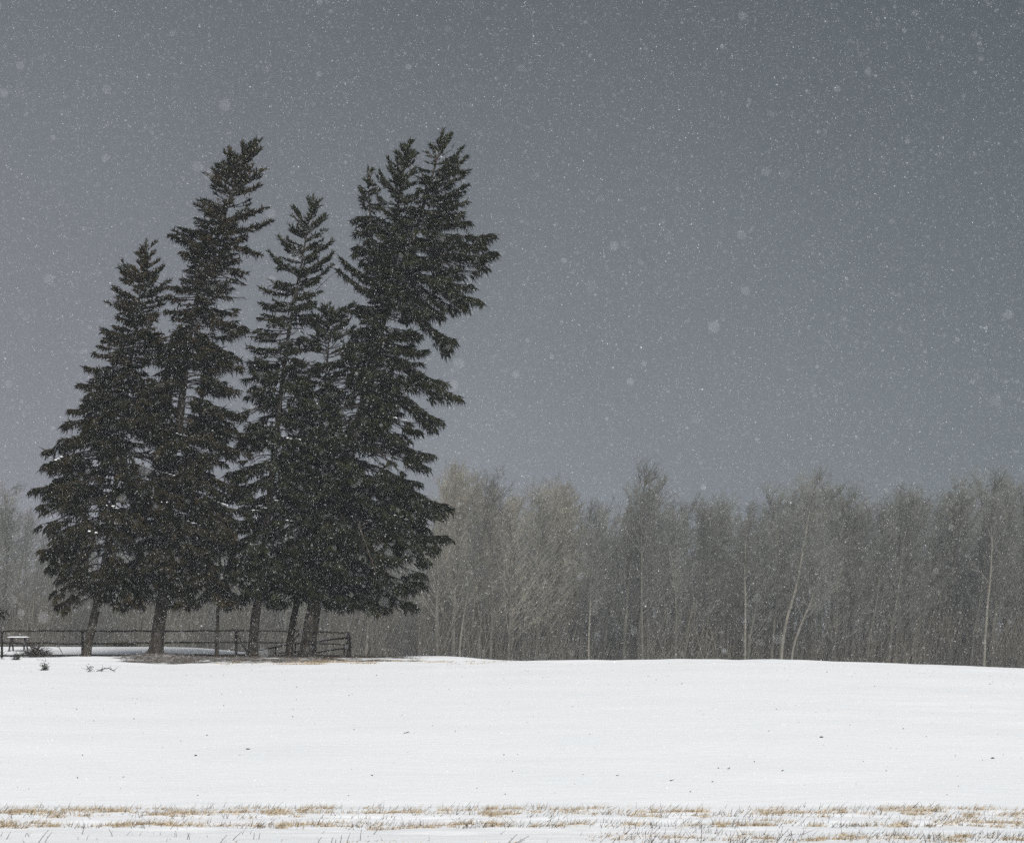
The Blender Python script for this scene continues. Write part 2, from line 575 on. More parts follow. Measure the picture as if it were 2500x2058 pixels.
def build_spruce(key, label, stems, crown_top, crown_low, r0, flare, fill, dens, needle=M_NEEDLE, snow=12, cones=0, hang=1.0):
    d0 = DEPTH[key]
    bx, by = BASES[key]
    base = np.array([bx, by, gz(bx, by)])
    root = thing("spruce_tree", label, "spruce tree", base, "tall spruces on the crest by the fence")
    trunk, limbs, crown, clumps, conesm = MB(), MB(), MB(), MB(), MB()
    lat = {}
    for si, st in enumerate(stems):
        pts, tips, rs, dshift = st["pts"], st["tips"], st["r"], st.get("dd", 0.0)
        y0, y1 = pts[0][1], pts[-1][1]
        K = max(14, int((y0 - y1) / 16))
        rows = np.linspace(y0, y1, K)
        if si == 0:
            rows = np.concatenate([[y0 + 16, y0 + 8], np.linspace(y0, y0 - 30, 6)[:-1], np.linspace(y0 - 30, y1, K)])
        C = []
        for r_ in rows:
            xx = interp_poly(pts, min(r_, y0))
            f = np.clip((y0 - r_) / max(1, y0 - y1), 0, 1)
            C.append(at(xx, r_, d0) + np.array([0, dshift * min(1, f * 3), 0]))
        C = np.array(C)
        if si == 0:
            C[:, :] += 0
            C[0, 2] = min(C[0, 2], base[2] - 0.25)
            C[1, 2] = min(C[1, 2], base[2] - 0.1)
        R = stem_radius(rows, y0, y1, rs, 0.012)
        if si == 0:
            R = R + flare * np.exp(-np.clip(y0 - rows, 0, None) / 9.0)
        # rough trunk with buttresses
        sides = 14 if si == 0 else 8
        t = np.gradient(C, axis=0)
        t /= np.linalg.norm(t, axis=1, keepdims=True)
        Vv = []
        for k in range(len(C)):
            for j in range(sides):
                a = 2 * math.pi * j / sides
                fl = math.exp(-max(0, y0 - rows[k]) / 12.0) if si == 0 else 0
                rr = R[k] * (1 + 0.05 * RNG.normal() * 0.7 + fl * 0.22 * math.sin(3 * a + ord(key)) + fl * 0.10 * math.sin(5 * a + 1))
                Vv.append(C[k] + rr * np.array([math.cos(a), math.sin(a), -t[k][0] * math.cos(a)]))
        ids = np.arange(len(C) * sides).reshape(len(C), sides)
        T = []
        for k in range(len(C) - 1):
            for j in range(sides):
                a_, b_ = ids[k, j], ids[k, (j + 1) % sides]
                c_, e_ = ids[k + 1, j], ids[k + 1, (j + 1) % sides]
                T += [(a_, b_, e_), (a_, e_, c_)]
        trunk.add(Vv, T)

        ct, cb = st.get("top", crown_top), st.get("low", crown_low)

        def stem_pt(row):
            row = min(max(row, y1), y0)
            f = np.clip((y0 - row) / max(1, y0 - y1), 0, 1)
            return at(interp_poly(pts, row), row, d0) + np.array([0, dshift * min(1, f * 3), 0])

        def slope(rel):            # rise of a bough per unit length; rel 0 low crown .. 1 apex
            return float(np.interp(rel, [0, 0.25, 0.6, 0.85, 1.0], [-0.42, -0.25, -0.05, 0.35, 1.1]))

        L_, R_ = [], []
        boughs = []
        for tp in tips:
            tx, ty = tp[0], min(tp[1], 1243)
            rel = np.clip((cb - ty) / (cb - ct), 0, 1)
            sx_ = interp_poly(pts, ty)
            tip = at(tx - math.copysign(min(8, abs(tx - sx_) * 0.3), tx - sx_), ty + (5 if rel > 0.9 else 0), d0) + np.array([0, dshift, 0])
            if len(tp) > 2:
                oy = tp[2]
            else:
                lx = abs(tx - interp_poly(pts, ty))
                oy = ty + slope(rel) * lx
                lx = abs(tx - interp_poly(pts, oy))
                oy = min(max(ty + slope(rel) * lx, y1 + 4), y0 - 40)
            o = stem_pt(oy)
            tip[1] += RNG.uniform(-0.12, 0.12) * abs(tip[0] - o[0])
            boughs.append((o, tip, rel, 2 if (tp[0], tp[1]) in LONG else 1))
            sx = interp_poly(pts, ty)
            if (tp[0], tp[1]) in LONG:
                continue
            (L_ if tx < sx else R_).append((ty, abs(tx - sx)))
        L_.sort()
        R_.sort()
        Ly, Lx = [q[0] for q in L_] or [0], [q[1] for q in L_] or [60]
        Ry, Rx = [q[0] for q in R_] or [0], [q[1] for q in R_] or [60]
        nf = int(fill * st.get("share", 1.0))
        for k in range(nf):
            f = (k + RNG.random()) / nf
            ty = ct + 6 + (cb - ct - 6) * f ** 0.92
            rel = (cb - ty) / (cb - ct)
            az = (k * 2.39996 + RNG.uniform(-0.5, 0.5))
            c_, s_ = math.cos(az), math.sin(az)
            side = np.interp(ty, Ry, Rx) if c_ > 0 else np.interp(ty, Ly, Lx)
            mean = 0.5 * (np.interp(ty, Ry, Rx) + np.interp(ty, Ly, Lx))
            reach = side * c_ * c_ + min(mean * 1.15, 190) * s_ * s_ + 5
            reach *= RNG.uniform(0.50, 0.97)
            if reach < 4 or s_ > -0.25 and fbm(np.array([az % 6.283 * 1.1]), np.array([ty / 42.0]), ord(key) + si * 7, 2)[0] < 0.37:
                continue
            if rel > 0.55:
                reach *= 0.95
            sl = slope(rel)
            oy = min(max(ty + sl * reach * 0.8, y1 + 3), y0 - 40)
            o = stem_pt(oy)
            rm_ = reach * S / F_PX * d0
            tip = o + np.array([c_ * rm_, s_ * rm_, (oy - ty) * S / F_PX * d0])
            boughs.append((o, tip, rel, 0))

        extra = []
        for (o, tip, rel, edge) in boughs:
            v = tip - o
            L0 = float(np.linalg.norm(v))
            if L0 < 0.9:
                continue
            for sgn in ((-1, 1) if (edge and rel < 0.6) else (RNG.choice([-1, 1]),)):
                a = sgn * radians(RNG.uniform(14, 42))
                q = RNG.uniform(0.12, 0.45)
                w_ = np.array([v[0] * math.cos(a) - v[1] * math.sin(a), v[0] * math.sin(a) + v[1] * math.cos(a), v[2]]) * (1 - q) * RNG.uniform(0.62, 0.98)
                w_[2] += RNG.uniform(-0.16, 0.06) * L0
                o2 = o + v * q
                extra.append((o2, o2 + w_, rel, 0, True))
                if edge == 2:
                    w2 = (tip - o) * RNG.uniform(0.5, 0.62) + np.array([0, sgn * 0.25, RNG.uniform(-0.30, -0.05) * L0 * 0.5])
                    o3 = o + v * RNG.uniform(0.22, 0.36)
                    extra.append((o3, o3 + w2, rel, 1, False))
        for bi, bo in enumerate([b_ + (False,) for b_ in boughs] + extra):
            o, tip, rel, edge, sub = bo
            v = tip - o
            Lm = np.linalg.norm(v)
            if Lm < 0.05:
                continue
            h = np.array([v[0], v[1], 0.0])
            h /= np.linalg.norm(h) + 1e-6
            side = np.array([-h[1], h[0], 0.0])
            arch = (0.07 if rel < 0.55 else -0.06) * Lm + RNG.uniform(-0.03, 0.03) * Lm
            s = np.linspace(0, 1, 7)
            tipup = 0.05 * Lm * np.clip(s - 0.75, 0, 1) * 4 * (1 if rel < 0.6 else 0.3)

            def P(q):
                q = np.asarray(q)
                return o + v * q[:, None] + np.outer(arch * np.sin(math.pi * q ** 0.8) - 0.05 * Lm * np.sin(math.pi * np.clip(q - 0.5, 0, 1) * 2) * (rel < 0.6), [0, 0, 1])

            rr = (0.012 + 0.011 * Lm) * (1 - s) + 0.006
            limbs.tubes(P(s)[None], rr[None], 4, cap=False)
            # branchlets
            bare = 0.22 if rel < 0.5 else 0.08
            if Lm < 1.2:
                bare = 0.0
            nb = int(np.clip(Lm * (6.0 if sub else 7.5 + 1.5 * edge) * dens, 5, 60))
            sb = bare + (1 - bare) * (np.arange(nb) + RNG.random(nb)) / nb
            sg = np.where(RNG.random(nb) < 0.5, -1.0, 1.0)
            wl_ = (0.25 * Lm + 0.10 + 0.07 * edge) * (1.02 - sb) ** 0.42 * (0.35 + 0.65 * np.clip(sb * 2.2, 0, 1)) * RNG.uniform(0.6, 1.15, nb) + 0.12
            wl_ = np.minimum(wl_, 1.5)
            st_ = P(sb)
            fwd = v / Lm
            droop = float(np.interp(rel, [0, 0.5, 0.85, 1], [0.50, 0.32, 0.0, -0.35])) * hang
            bd = fwd[None] * 0.75 + side[None] * (sg * RNG.uniform(0.45, 0.95, nb))[:, None] + np.array([0, 0, -1.0])[None] * (droop * RNG.uniform(0.3, 1.3, nb))[:, None]
            bd /= np.linalg.norm(bd, axis=1, keepdims=True)
            limbs.spikes(st_, bd * wl_[:, None], 0.028)
            # needled shoots
            per = 10
            q = np.clip((np.tile(np.arange(per), nb) + RNG.random(nb * per)) / per, 0, 1)
            ib = np.repeat(np.arange(nb), per)
            p = st_[ib] + bd[ib] * (wl_[ib] * q)[:, None]
            hangv = float(np.interp(rel, [0, 0.45, 0.8, 1], [1.05, 0.75, 0.1, -0.7])) * hang
            dd = bd[ib] * 0.65 + RNG.normal(size=p.shape) * 0.33 + np.array([0, 0, -1.0]) * hangv * RNG.uniform(0.2, 1.3, len(p))[:, None]
            dd /= np.linalg.norm(dd, axis=1, keepdims=True)
            ln = RNG.uniform(0.12, 0.38, len(p)) * (1.3 if rel < 0.6 else 0.8)
            hole = (0.41 if not edge else (0.36 if edge == 1 else 0.30)) - (0.06 if rel > 0.5 or key == "E" else 0.01)
            kp = thin(p, 1, hole)
            p, dd, ln = p[kp], dd[kp], ln[kp]
            if sub:
                crown.blades(p, dd * ln[:, None], RNG.uniform(0.07, 0.12, len(p)))
            else:
                crown.spikes(p, dd * ln[:, None], RNG.uniform(0.06, 0.10, len(p)))
            # along the limb and at its tip
            ne = int(4 + Lm * 7 * dens)
            qq = bare + (1 - bare) * RNG.random(ne) ** 0.7
            pe = P(qq)
            dde = fwd[None] * 0.9 + RNG.normal(size=pe.shape) * 0.5 + np.array([0, 0, -1.0]) * hangv * 0.5
            dde /= np.linalg.norm(dde, axis=1, keepdims=True)
            kp = thin(pe, 1, hole)
            crown.spikes(pe[kp], (dde * RNG.uniform(0.15, 0.34, ne)[:, None])[kp], RNG.uniform(0.05, 0.09, ne)[kp])
            # curtains hanging from the limb
            if rel < 0.82:
                nh = int(Lm * (8 + 5 * edge) * dens)
                qh = bare * 0.7 + (1 - bare * 0.7) * RNG.random(nh)
                ph = P(qh) + side[None] * (RNG.normal(size=nh) * 0.14)[:, None]
                dh = np.array([0, 0, -1.0]) + fwd[None] * RNG.uniform(0, 0.5, nh)[:, None] + RNG.normal(size=ph.shape) * 0.16
                dh /= np.linalg.norm(dh, axis=1, keepdims=True)
                lh = RNG.uniform(0.2, 0.62 + 0.10 * edge, nh) * (1.0 if rel < 0.6 else 0.65)
                kp = thin(ph, 1, hole)
                crown.spikes(ph[kp], (dh * lh[:, None])[kp], RNG.uniform(0.06, 0.10, nh)[kp])
            lat.setdefault("pts", []).append((st_, rel if si == 0 else 1.0))
            if cones and rel > 0.55 and RNG.random() < cones:
                pc = P(RNG.uniform(0.3, 1.0, 5)) + RNG.normal(size=(5, 3)) * 0.08
                conesm.spikes(pc, np.array([[0, 0, -0.15]] * 5) + RNG.normal(size=(5, 3)) * 0.02, 0.075, 4)
        # leader shoots
        top = stem_pt(y1)
        zz = np.linspace(0, 1.1, 60)
        pl = np.array([stem_pt(y1 + q * 40) for q in zz])
        ddl = RNG.normal(size=pl.shape) * [0.8, 0.8, 0.3] + np.array([0.15, 0, 0.75])
        ddl /= np.linalg.norm(ddl, axis=1, keepdims=True)
        crown.spikes(pl, ddl * RNG.uniform(0.12, 0.32, 60)[:, None] * (0.6 + zz)[:, None], 0.06)
    trunk.build("trunk", M_BARK, root, base, smooth=True)
    limbs.build("branches", M_LIMB, root, base)
    crown.build("crown", needle, root, base, kind="stuff")
    if conesm.n:
        conesm.build("cones", M_CONE, root, base, kind="stuff")
    # snow caught on the boughs
    cand = [(p_, rel) for p_, rel in lat["pts"] if 0.03 < rel < 0.42]
    for k in range(int(snow * 0.55)):
        p_, rel = cand[RNG.integers(len(cand))]
        q0 = p_[RNG.integers(max(1, len(p_) * 2 // 3))]
        for j in range(RNG.integers(1, 5)):
            c = q0 + np.array([0.17 * j * math.copysign(1, q0[0] - base[0]) + RNG.uniform(-0.08, 0.08), -0.25 + RNG.uniform(-0.2, 0.1), 0.05 - 0.055 * j + RNG.uniform(-0.03, 0.03)])
            clumps.blob(c, [RNG.uniform(0.03, 0.13), RNG.uniform(0.05, 0.14), RNG.uniform(0.010, 0.030)], 0.6, 7, 4)
    if clumps.n:
        clumps.build("caught_snow", M_SNOWCLUMP, root, base, kind="stuff", smooth=True)
    return root


A_TIPS = [(283, 523), (252, 547), (229, 591), (214, 622), (237, 652), (211, 677), (199, 713), (171, 755), (155, 788), (165, 815), (138, 842), (128, 874), (88, 926), (87, 956),
          (64, 1006), (79, 1040), (78, 1080), (81, 1141), (92, 1166), (104, 1217), (112, 1255), (150, 1250), (105, 985), (120, 905), (140, 1225),
          (322, 515), (342, 545), (352, 580), (350, 640), (365, 690), (360, 735), (378, 790), (372, 840), (390, 900), (385, 960), (400, 1010), (380, 1060), (395, 1110), (370, 1160), (350, 1200), (330, 1235), (300, 1248), (262, 1258)]
B_TIPS = [(541, 287, 330), (530, 289, 325), (493, 292, 330), (464, 302, 350), (434, 347, 385), (432, 378, 400), (437, 398, 415), (399, 422, 440), (400, 450, 465), (370, 471, 480), (347, 484, 505), (368, 520, 520), (382, 548, 540),
          (372, 575), (345, 590), (340, 640), (350, 680), (320, 715), (330, 760), (300, 800), (305, 850), (280, 890), (285, 940), (262, 990), (270, 1040), (240, 1085), (250, 1130), (235, 1170), (255, 1210), (245, 1245), (290, 1255),
          (543, 305, 345), (548, 348, 385), (543, 376, 400), (554, 427, 450), (564, 453, 480), (540, 520, 490), (512, 560, 530), (502, 578, 545), (514, 612, 590), (514, 671, 640), (480, 690), (497, 734, 700), (505, 754, 730),
          (498, 800), (500, 850), (478, 900), (470, 950), (500, 1000), (505, 1050), (490, 1110), (470, 1170), (430, 1215), (395, 1245), (365, 1258), (520, 930), (515, 890), (525, 1075), (500, 1150), (485, 1205), (500, 1240)]
D_TIPS = [(632, 408, 430), (657, 412, 435), (645, 405, 425), (596, 425, 465), (598, 470, 490), (571, 491, 530), (551, 523, 570), (543, 575, 585), (534, 594, 605), (530, 622, 625), (528, 653, 655), (520, 682, 685), (509, 713, 715), (507, 742, 745),
          (495, 780), (500, 815), (478, 850), (485, 895), (450, 930), (462, 975), (440, 1020), (450, 1060), (425, 1105), (435, 1150), (410, 1190), (430, 1225), (455, 1250), (480, 1256),
          (679, 440, 470), (683, 470, 495), (690, 497, 530), (690, 523, 565), (690, 545, 600), (655, 622, 640), (650, 660), (655, 700), (660, 740), (650, 790), (675, 830), (665, 880), (690, 930), (670, 990), (690, 1050), (650, 1120), (630, 1180), (590, 1240), (570, 1250)]
E_TIPS = [(630, 620, 650), (626, 650), (622, 700), (605, 750), (600, 800), (580, 850), (585, 900), (560, 950), (565, 1000), (535, 1050), (545, 1100), (515, 1150), (525, 1200), (545, 1240), (570, 1250),
          (722, 640, 660), (735, 625, 650), (745, 700), (750, 760), (755, 830), (750, 900), (770, 950), (765, 1010), (785, 1060), (775, 1120), (760, 1180), (730, 1230), (700, 1250)]
F1_TIPS = [(845, 287, 330), (832, 300, 340), (858, 315, 350), (822, 330, 370), (793, 326, 400), (775, 352, 410), (775, 430), (770, 480), (765, 520), (697, 534, 600), (690, 554, 620), (735, 590, 620), (722, 625, 640), (700, 632, 650),
           (715, 680), (700, 740), (690, 800), (660, 850), (640, 890), (630, 940), (600, 990), (600, 1040), (570, 1090), (580, 1140), (560, 1190), (580, 1235), (680, 1240), (720, 1245),
           (860, 345, 375), (900, 600), (868, 653, 650), (874, 685, 675), (884, 718, 720), (872, 745), (850, 775), (862, 800), (845, 830), (850, 870), (855, 905), (944, 698, 590), (926, 786, 745), (954, 817, 735), (918, 866, 790), (873, 885), (894, 933), (885, 960), (870, 990), (845, 1010), (860, 1120), (850, 1210), (820, 1245), (740, 1215), (780, 1235),
           (933, 1037, 985), (915, 1055, 1000), (879, 1066, 1030), (890, 1085), (931, 1102, 1090), (905, 1125, 1080), (888, 1150), (879, 1180, 1120), (879, 1198, 1160), (863, 1245, 1170), (835, 1255, 1200), (796, 1262, 1190), (755, 1255)]
F2_TIPS = [(893, 310, 350), (935, 285, 330), (913, 276, 310), (925, 290, 330), (959, 310, 380), (969, 332, 395), (970, 360, 410), (968, 385, 425), (970, 420, 440), (960, 440, 455), (972, 461, 480), (1019, 488, 520), (1025, 523, 560), (985, 560, 560), (980, 590, 570),
           (997, 622, 565), (950, 640, 580), (865, 365, 400), (860, 400), (850, 440), (835, 480), (830, 520), (920, 650, 590)]
F3_TIPS = [(757, 340, 370), (735, 380, 410), (738, 410, 430), (719, 446, 460), (728, 470, 480), (722, 502, 510), (780, 380), (790, 420), (800, 470), (735, 535, 540)]

LONG = {(944, 698), (954, 817), (918, 866), (926, 786), (933, 1037), (915, 1055), (931, 1102), (905, 1125), (1019, 488), (1025, 523), (997, 622), (985, 560), (697, 534), (690, 554),
        (370, 471), (347, 484), (368, 520), (399, 422), (564, 453), (540, 520), (512, 560), (571, 491), (551, 523), (690, 523), (690, 497), (64, 1006), (171, 755), (155, 788), (514, 671), (497, 734)}

build_spruce("A", "leftmost spruce, its lower trunk leaning right above the picnic table end of the fence",
             [dict(pts=[(175, 1357), (185, 1310), (208, 1210), (225, 1100), (250, 900), (275, 700), (292, 580), (302, 493)], tips=A_TIPS, r=0.20)],
             493, 1238, 0.19, 0.06, 210, 1.0, M_NEEDLE2, snow=26, cones=0.35)
build_spruce("B", "tall spruce with flared roots and a single top swept to the right",
             [dict(pts=[(320, 1352), (325, 1300), (338, 1220), (345, 1080), (348, 963), (369, 876), (390, 680), (425, 540), (459, 457), (482, 380), (503, 320), (518, 292)], tips=B_TIPS, r=0.30)],
             287, 1238, 0.29, 0.26, 300, 1.0, M_NEEDLE2, snow=60, cones=0.3)
build_spruce("D", "slender see-through spruce with a blunt top, between the two tallest",
             [dict(pts=[(520, 1350), (524, 1290), (532, 1230), (550, 1080), (565, 934), (583, 774), (594, 690), (606, 620), (622, 540), (643, 410)], tips=D_TIPS, r=0.22)],
             405, 1238, 0.22, 0.12, 150, 0.85, M_NEEDLE, snow=50, hang=0.8)
build_spruce("E", "shortest spruce, thin bent trunk just left of the thickest trunk",
             [dict(pts=[(595, 1350), (600, 1300), (614, 1225), (640, 1050), (664, 850), (678, 700), (680, 622)], tips=E_TIPS, r=0.155)],
             618, 1236, 0.15, 0.06, 200, 1.0, M_NEEDLE, snow=36)
build_spruce("F", "broadest spruce at the right, thick leaning trunk and several separate tops",
             [dict(pts=[(632, 1352), (640, 1290), (655, 1210), (690, 1050), (730, 900), (761, 785), (792, 647), (805, 560), (815, 450), (830, 360), (843, 289)], tips=F1_TIPS, r=0.355),
              dict(pts=[(795, 640), (835, 540), (862, 470), (885, 390), (903, 330), (914, 278)], tips=F2_TIPS, r=0.14, top=276, low=660, share=0.30, dd=-0.8),
              dict(pts=[(793, 640), (775, 560), (764, 480), (758, 400), (757, 342)], tips=F3_TIPS, r=0.10, top=340, low=560, share=0.12, dd=0.7)],
             287, 1238, 0.35, 0.17, 250, 1.0, M_NEEDLE, snow=60, cones=0.12)


# slim young spruce whose pole stands in front of the rails
def slim_spruce():
    d0 = DEPTH["C"]
    bx, by = BASES["C"]
    base = np.array([bx, by, gz(bx, by)])
    root = thing("spruce_tree", "pole-thin young spruce standing between the flared trunk and the fence post with brace", "spruce tree", base, "tall spruces on the crest by the fence")
    pts = [(446, 1352), (448, 1290), (450, 1225), (453, 1150), (458, 1060), (463, 980)]
    C = np.array([at(x, y, d0) for x, y in pts])
    C[0, 2] = base[2] - 0.15
    tr = MB()
    K = 24
    ii = np.linspace(0, len(pts) - 1, K)
    CC = np.stack([np.interp(ii, np.arange(len(pts)), C[:, k]) for k in range(3)], 1)
    CC += RNG.normal(size=CC.shape) * 0.008
    tr.tubes(CC, np.linspace(0.095, 0.03, K) * (1 + 0.07 * RNG.normal(size=K)), 8)
    tr.build("trunk", M_BARK, root, base, smooth=True)
    lm, cr = MB(), MB()
    for (tx, ty, oy) in [(400, 1252, 1215), (412, 1240, 1205), (497, 1251, 1212), (485, 1236, 1200), (430, 1205, 1170), (478, 1190, 1160), (420, 1165, 1130), (490, 1150, 1110), (440, 1110, 1080), (480, 1090, 1060), (500, 1215, 1185), (405, 1215, 1190)]:
        o = at(np.interp(oy, [980, 1225, 1352], [463, 450, 446]), oy, d0)
        for rep in range(2):
            tip = at(tx + RNG.uniform(-8, 8), ty + RNG.uniform(-5, 5), d0) + np.array([0, RNG.uniform(-0.6, 0.6), 0])
            v = tip - o
            L_ = np.linalg.norm(v)
            s = np.linspace(0, 1, 6)
            P = o + v * s[:, None] + np.outer(0.12 * L_ * np.sin(math.pi * s), [0, 0, 1])
            lm.tubes(P, 0.02 * (1 - s) + 0.006, 4, cap=False)
            nn = int(70 * L_)
            q = 0.25 + 0.75 * RNG.random(nn)
            p = o + v * q[:, None] + np.outer(0.12 * L_ * np.sin(math.pi * q), [0, 0, 1]) + RNG.normal(size=(nn, 3)) * [0.08, 0.22, 0.06]
            dd = RNG.normal(size=(nn, 3)) * 0.5 + v / L_ * 0.6 + np.array([0, 0, -0.8])
            dd /= np.linalg.norm(dd, axis=1, keepdims=True)
            cr.spikes(p, dd * RNG.uniform(0.14, 0.32, nn)[:, None], RNG.uniform(0.04, 0.07, nn))
    lm.build("branches", M_LIMB, root, base)
    cr.build("crown", M_NEEDLE, root, base, kind="stuff")


slim_spruce()


# a bough that enters the picture from the left belongs to a spruce mostly outside it
def edge_spruce():
    d0 = 108.0
    bx = at(-95, 1350, d0)[0]
    base = np.array([bx, d0, gz(bx, d0)])
    root = thing("spruce_tree", "spruce outside the frame with one bough tip showing at the left edge", "spruce tree", base)
    tr, lm, cr = MB(), MB(), MB()
    z = np.linspace(0, 1, 16)
    tr.tubes(np.stack([bx + 0.4 * z, np.full(16, d0), base[2] - 0.2 + 15 * z], 1), 0.2 * (1 - z) + 0.02, 9)
    tr.build("trunk", M_BARK, root, base, smooth=True)
    for k in range(130):
        f = (k + RNG.random()) / 130
        hz = base[2] + 2.6 + 12.0 * f
        az = k * 2.4
        L_ = (2.15 * (1 - f) + 0.3) * RNG.uniform(0.75, 1.0)
        if k == 3:
            az, L_ = 0.0, 2.45
        o = np.array([bx + 0.4 * f, d0, hz])
        v = np.array([math.cos(az), math.sin(az), -0.30 + 0.7 * f]) * L_
        s = np.linspace(0, 1, 5)
        lm.tubes(o + v * s[:, None], 0.022 * (1 - s) + 0.006, 4, cap=False)
        nn = int(60 * L_)
        q = 0.15 + 0.85 * RNG.random(nn)
        sd = np.array([-math.sin(az), math.cos(az), 0])
        p = o + v * q[:, None] + sd * (RNG.normal(size=nn) * 0.3 * (1 - q * 0.7))[:, None]
        dd = RNG.normal(size=(nn, 3)) * 0.5 + v / L_ * 0.6 + np.array([0, 0, -0.7])
        dd /= np.linalg.norm(dd, axis=1, keepdims=True)
        cr.spikes(p, dd * RNG.uniform(0.14, 0.36, nn)[:, None], RNG.uniform(0.05, 0.08, nn))
    lm.build("branches", M_LIMB, root, base)
    cr.build("crown", M_NEEDLE, root, base, kind="stuff")


edge_spruce()


# ------------------------------------------------------------------ fences
def rough_pole(mb, p, q, r, sides=6, K=9, wob=0.012, taper=0.9):
    p, q = np.asarray(p, float), np.asarray(q, float)
    s = np.linspace(0, 1, K)
    C = p + (q - p) * s[:, None] + RNG.normal(size=(K, 3)) * wob * np.array([0.3, 0.3, 1]) * (np.abs(q - p)[0] > 0.5)
    mb.tubes(C, r * (1 + (taper - 1) * s) * (1 + 0.06 * RNG.normal(size=K)), sides)


def part_pole(name, root, base, p, q, r, **kw):
    mb = MB()
    rough_pole(mb, p, q, r, **kw)
    return mb.build(name, M_RAIL, root, base, smooth=True)


FD = 110.9          # distance of the rail fence


def gp(dx, dy, d=FD):
    return at(dx, dy, d)


fx0 = gp(-180, 1350)
fbase = np.array([gp(300, 1350)[0], FD, gz(gp(300, 1350)[0], FD)])
fence = thing("rail_fence", "dark three-rail wooden fence running past the trunks to its end post", "fence", fbase)
posts = [(-160, 1297, 1354), (4, 1297, 1353), (170, 1299, 1356), (318, 1298, 1362), (486, 1293, 1358), (647, 1300, 1360), (714, 1300, 1358)]
for i, (px, ty, by_) in enumerate(posts):
    top, bot = gp(px, ty), gp(px + (2 if px == 714 else 0), by_)
    if px == 714:
        top = gp(718, 1300)
    if px == 486:
        top = gp(487, 1293)
    bot[2] = min(bot[2], gz(bot[0], FD) - 0.15)
    part_pole("post", fence, fbase, bot, top, 0.062 if px != 486 else 0.07, wob=0.004)
RAILS = [[(-175, 1299), (4, 1298.5), (170, 1299), (318, 1299), (486, 1297.5), (647, 1299.5), (718, 1302.5)],
         [(-175, 1323), (4, 1322.5), (170, 1325), (318, 1323), (486, 1321.5), (647, 1324), (716, 1327)],
         [(-175, 1350), (4, 1349), (170, 1349), (318, 1348.5), (486, 1347.5), (647, 1349.5), (714, 1349)]]
for row in RAILS:
    for a, b_ in zip(row[:-1], row[1:]):
        p, q = gp(*a), gp(*b_)
        p[1] -= 0.095
        q[1] -= 0.095
        p[0] += 0.01
        q[0] -= 0.01
        part_pole("rail", fence, fbase, p, q, 0.048, wob=0.012)
part_pole("brace", fence, fbase, gp(488, 1303, FD - 0.2), gp(512, 1350, FD - 0.2), 0.038)
part_pole("hook", fence, fbase, gp(478, 1293, FD - 0.05), gp(486, 1299, FD - 0.05), 0.028)

PD = 114.0
pbase = np.array([gp(620, 1350, PD)[0], PD, gz(gp(620, 1350, PD)[0], PD)])
pf = thing("pole_fence", "broken pole fence with slanting rails behind the thick trunk", "fence", pbase)
for a, b_, r in [((533, 1338.5), (592, 1327.5), 0.042), ((604, 1318), (619, 1302), 0.042), ((653, 1320), (722, 1311), 0.05), ((652, 1343), (722, 1332.5), 0.045),
                 ((596, 1329), (606, 1317), 0.035), ((540, 1350), (573, 1352), 0.035), ((575, 1345), (640, 1339), 0.035)]:
    part_pole("rail", pf, pbase, gp(*a, PD), gp(*b_, PD), r)
for px, ty, b0 in [(568, 1329.5, 1353), (609, 1323, 1356), (710, 1326, 1352)]:
    bot = gp(px - 1, b0, PD)
    bot[2] = min(bot[2], gz(bot[0], PD) - 0.1)
    part_pole("post", pf, pbase, bot, gp(px, ty, PD), 0.04)

# rails leading away from the end post
ebase = np.array([gp(720, 1350, 112.2)[0], 112.2, gz(gp(720, 1350, 112.2)[0], 112.2)])
ef = thing("fence_return", "three stub rails jutting right past the fence end post, with their own short post", "fence", ebase)
for yy in (1313.5, 1323.5, 1333):
    part_pole("rail", ef, ebase, gp(714, yy, 111.15), gp(722.5, yy - 0.5, 113.5), 0.055, taper=1.0)
pb = gp(722, 1356, 113.0)
pb[2] = gz(pb[0], 113.0) - 0.1
part_pole("post", ef, ebase, pb, gp(720.5, 1309, 113.0), 0.05)

# ------------------------------------------------------------------ picnic table on the rise
TD = 128.0
tb = at(38, 1333, TD)
tz = gz(tb[0], TD)
tbase = np.array([tb[0], TD, tz])
table = thing("picnic_table", "snow-capped picnic table with splayed legs behind the fence", "table", tbase)
W = 46 * S / F_PX * TD / 2 * 0.96
H = 0.76
for k in range(5):
    mb = MB()
    mb.box(tbase + [0, (k - 2) * 0.15, H - 0.02], [W, 0.068, 0.02])
    mb.build("plank", M_TABLE, table, tbase)
for k, yy in enumerate((-0.62, 0.62)):
    mb = MB()
    mb.box(tbase + [0, yy, 0.42], [W * 0.92, 0.12, 0.02])
    mb.build("bench_plank", M_TABLE, table, tbase)
for sx in (-1, 1):
    for sy in (-1, 1):
        mb = MB()
        rough_pole(mb, tbase + [sx * W * 0.70, sy * 0.62, -0.12], tbase + [sx * W * 0.62, sy * 0.12, H - 0.045], 0.05, sides=4, wob=0.0)
        mb.build("leg", M_TABLE, table, tbase)
        mb = MB()
    mb.beam(tbase + [sx * W * 0.64, -0.7, 0.38], tbase + [sx * W * 0.64, 0.7, 0.38], 0.045, 0.05)
    mb.build("crossbar", M_TABLE, table, tbase)
mb = MB()
mb.beam(tbase + [-W * 0.66, 0, 0.36], tbase + [W * 0.66, 0, 0.36], 0.04, 0.04)
mb.build("stretcher", M_TABLE, table, tbase)
mb = MB()
gxn, gyn = 14, 9
Vc, Tc = [], []
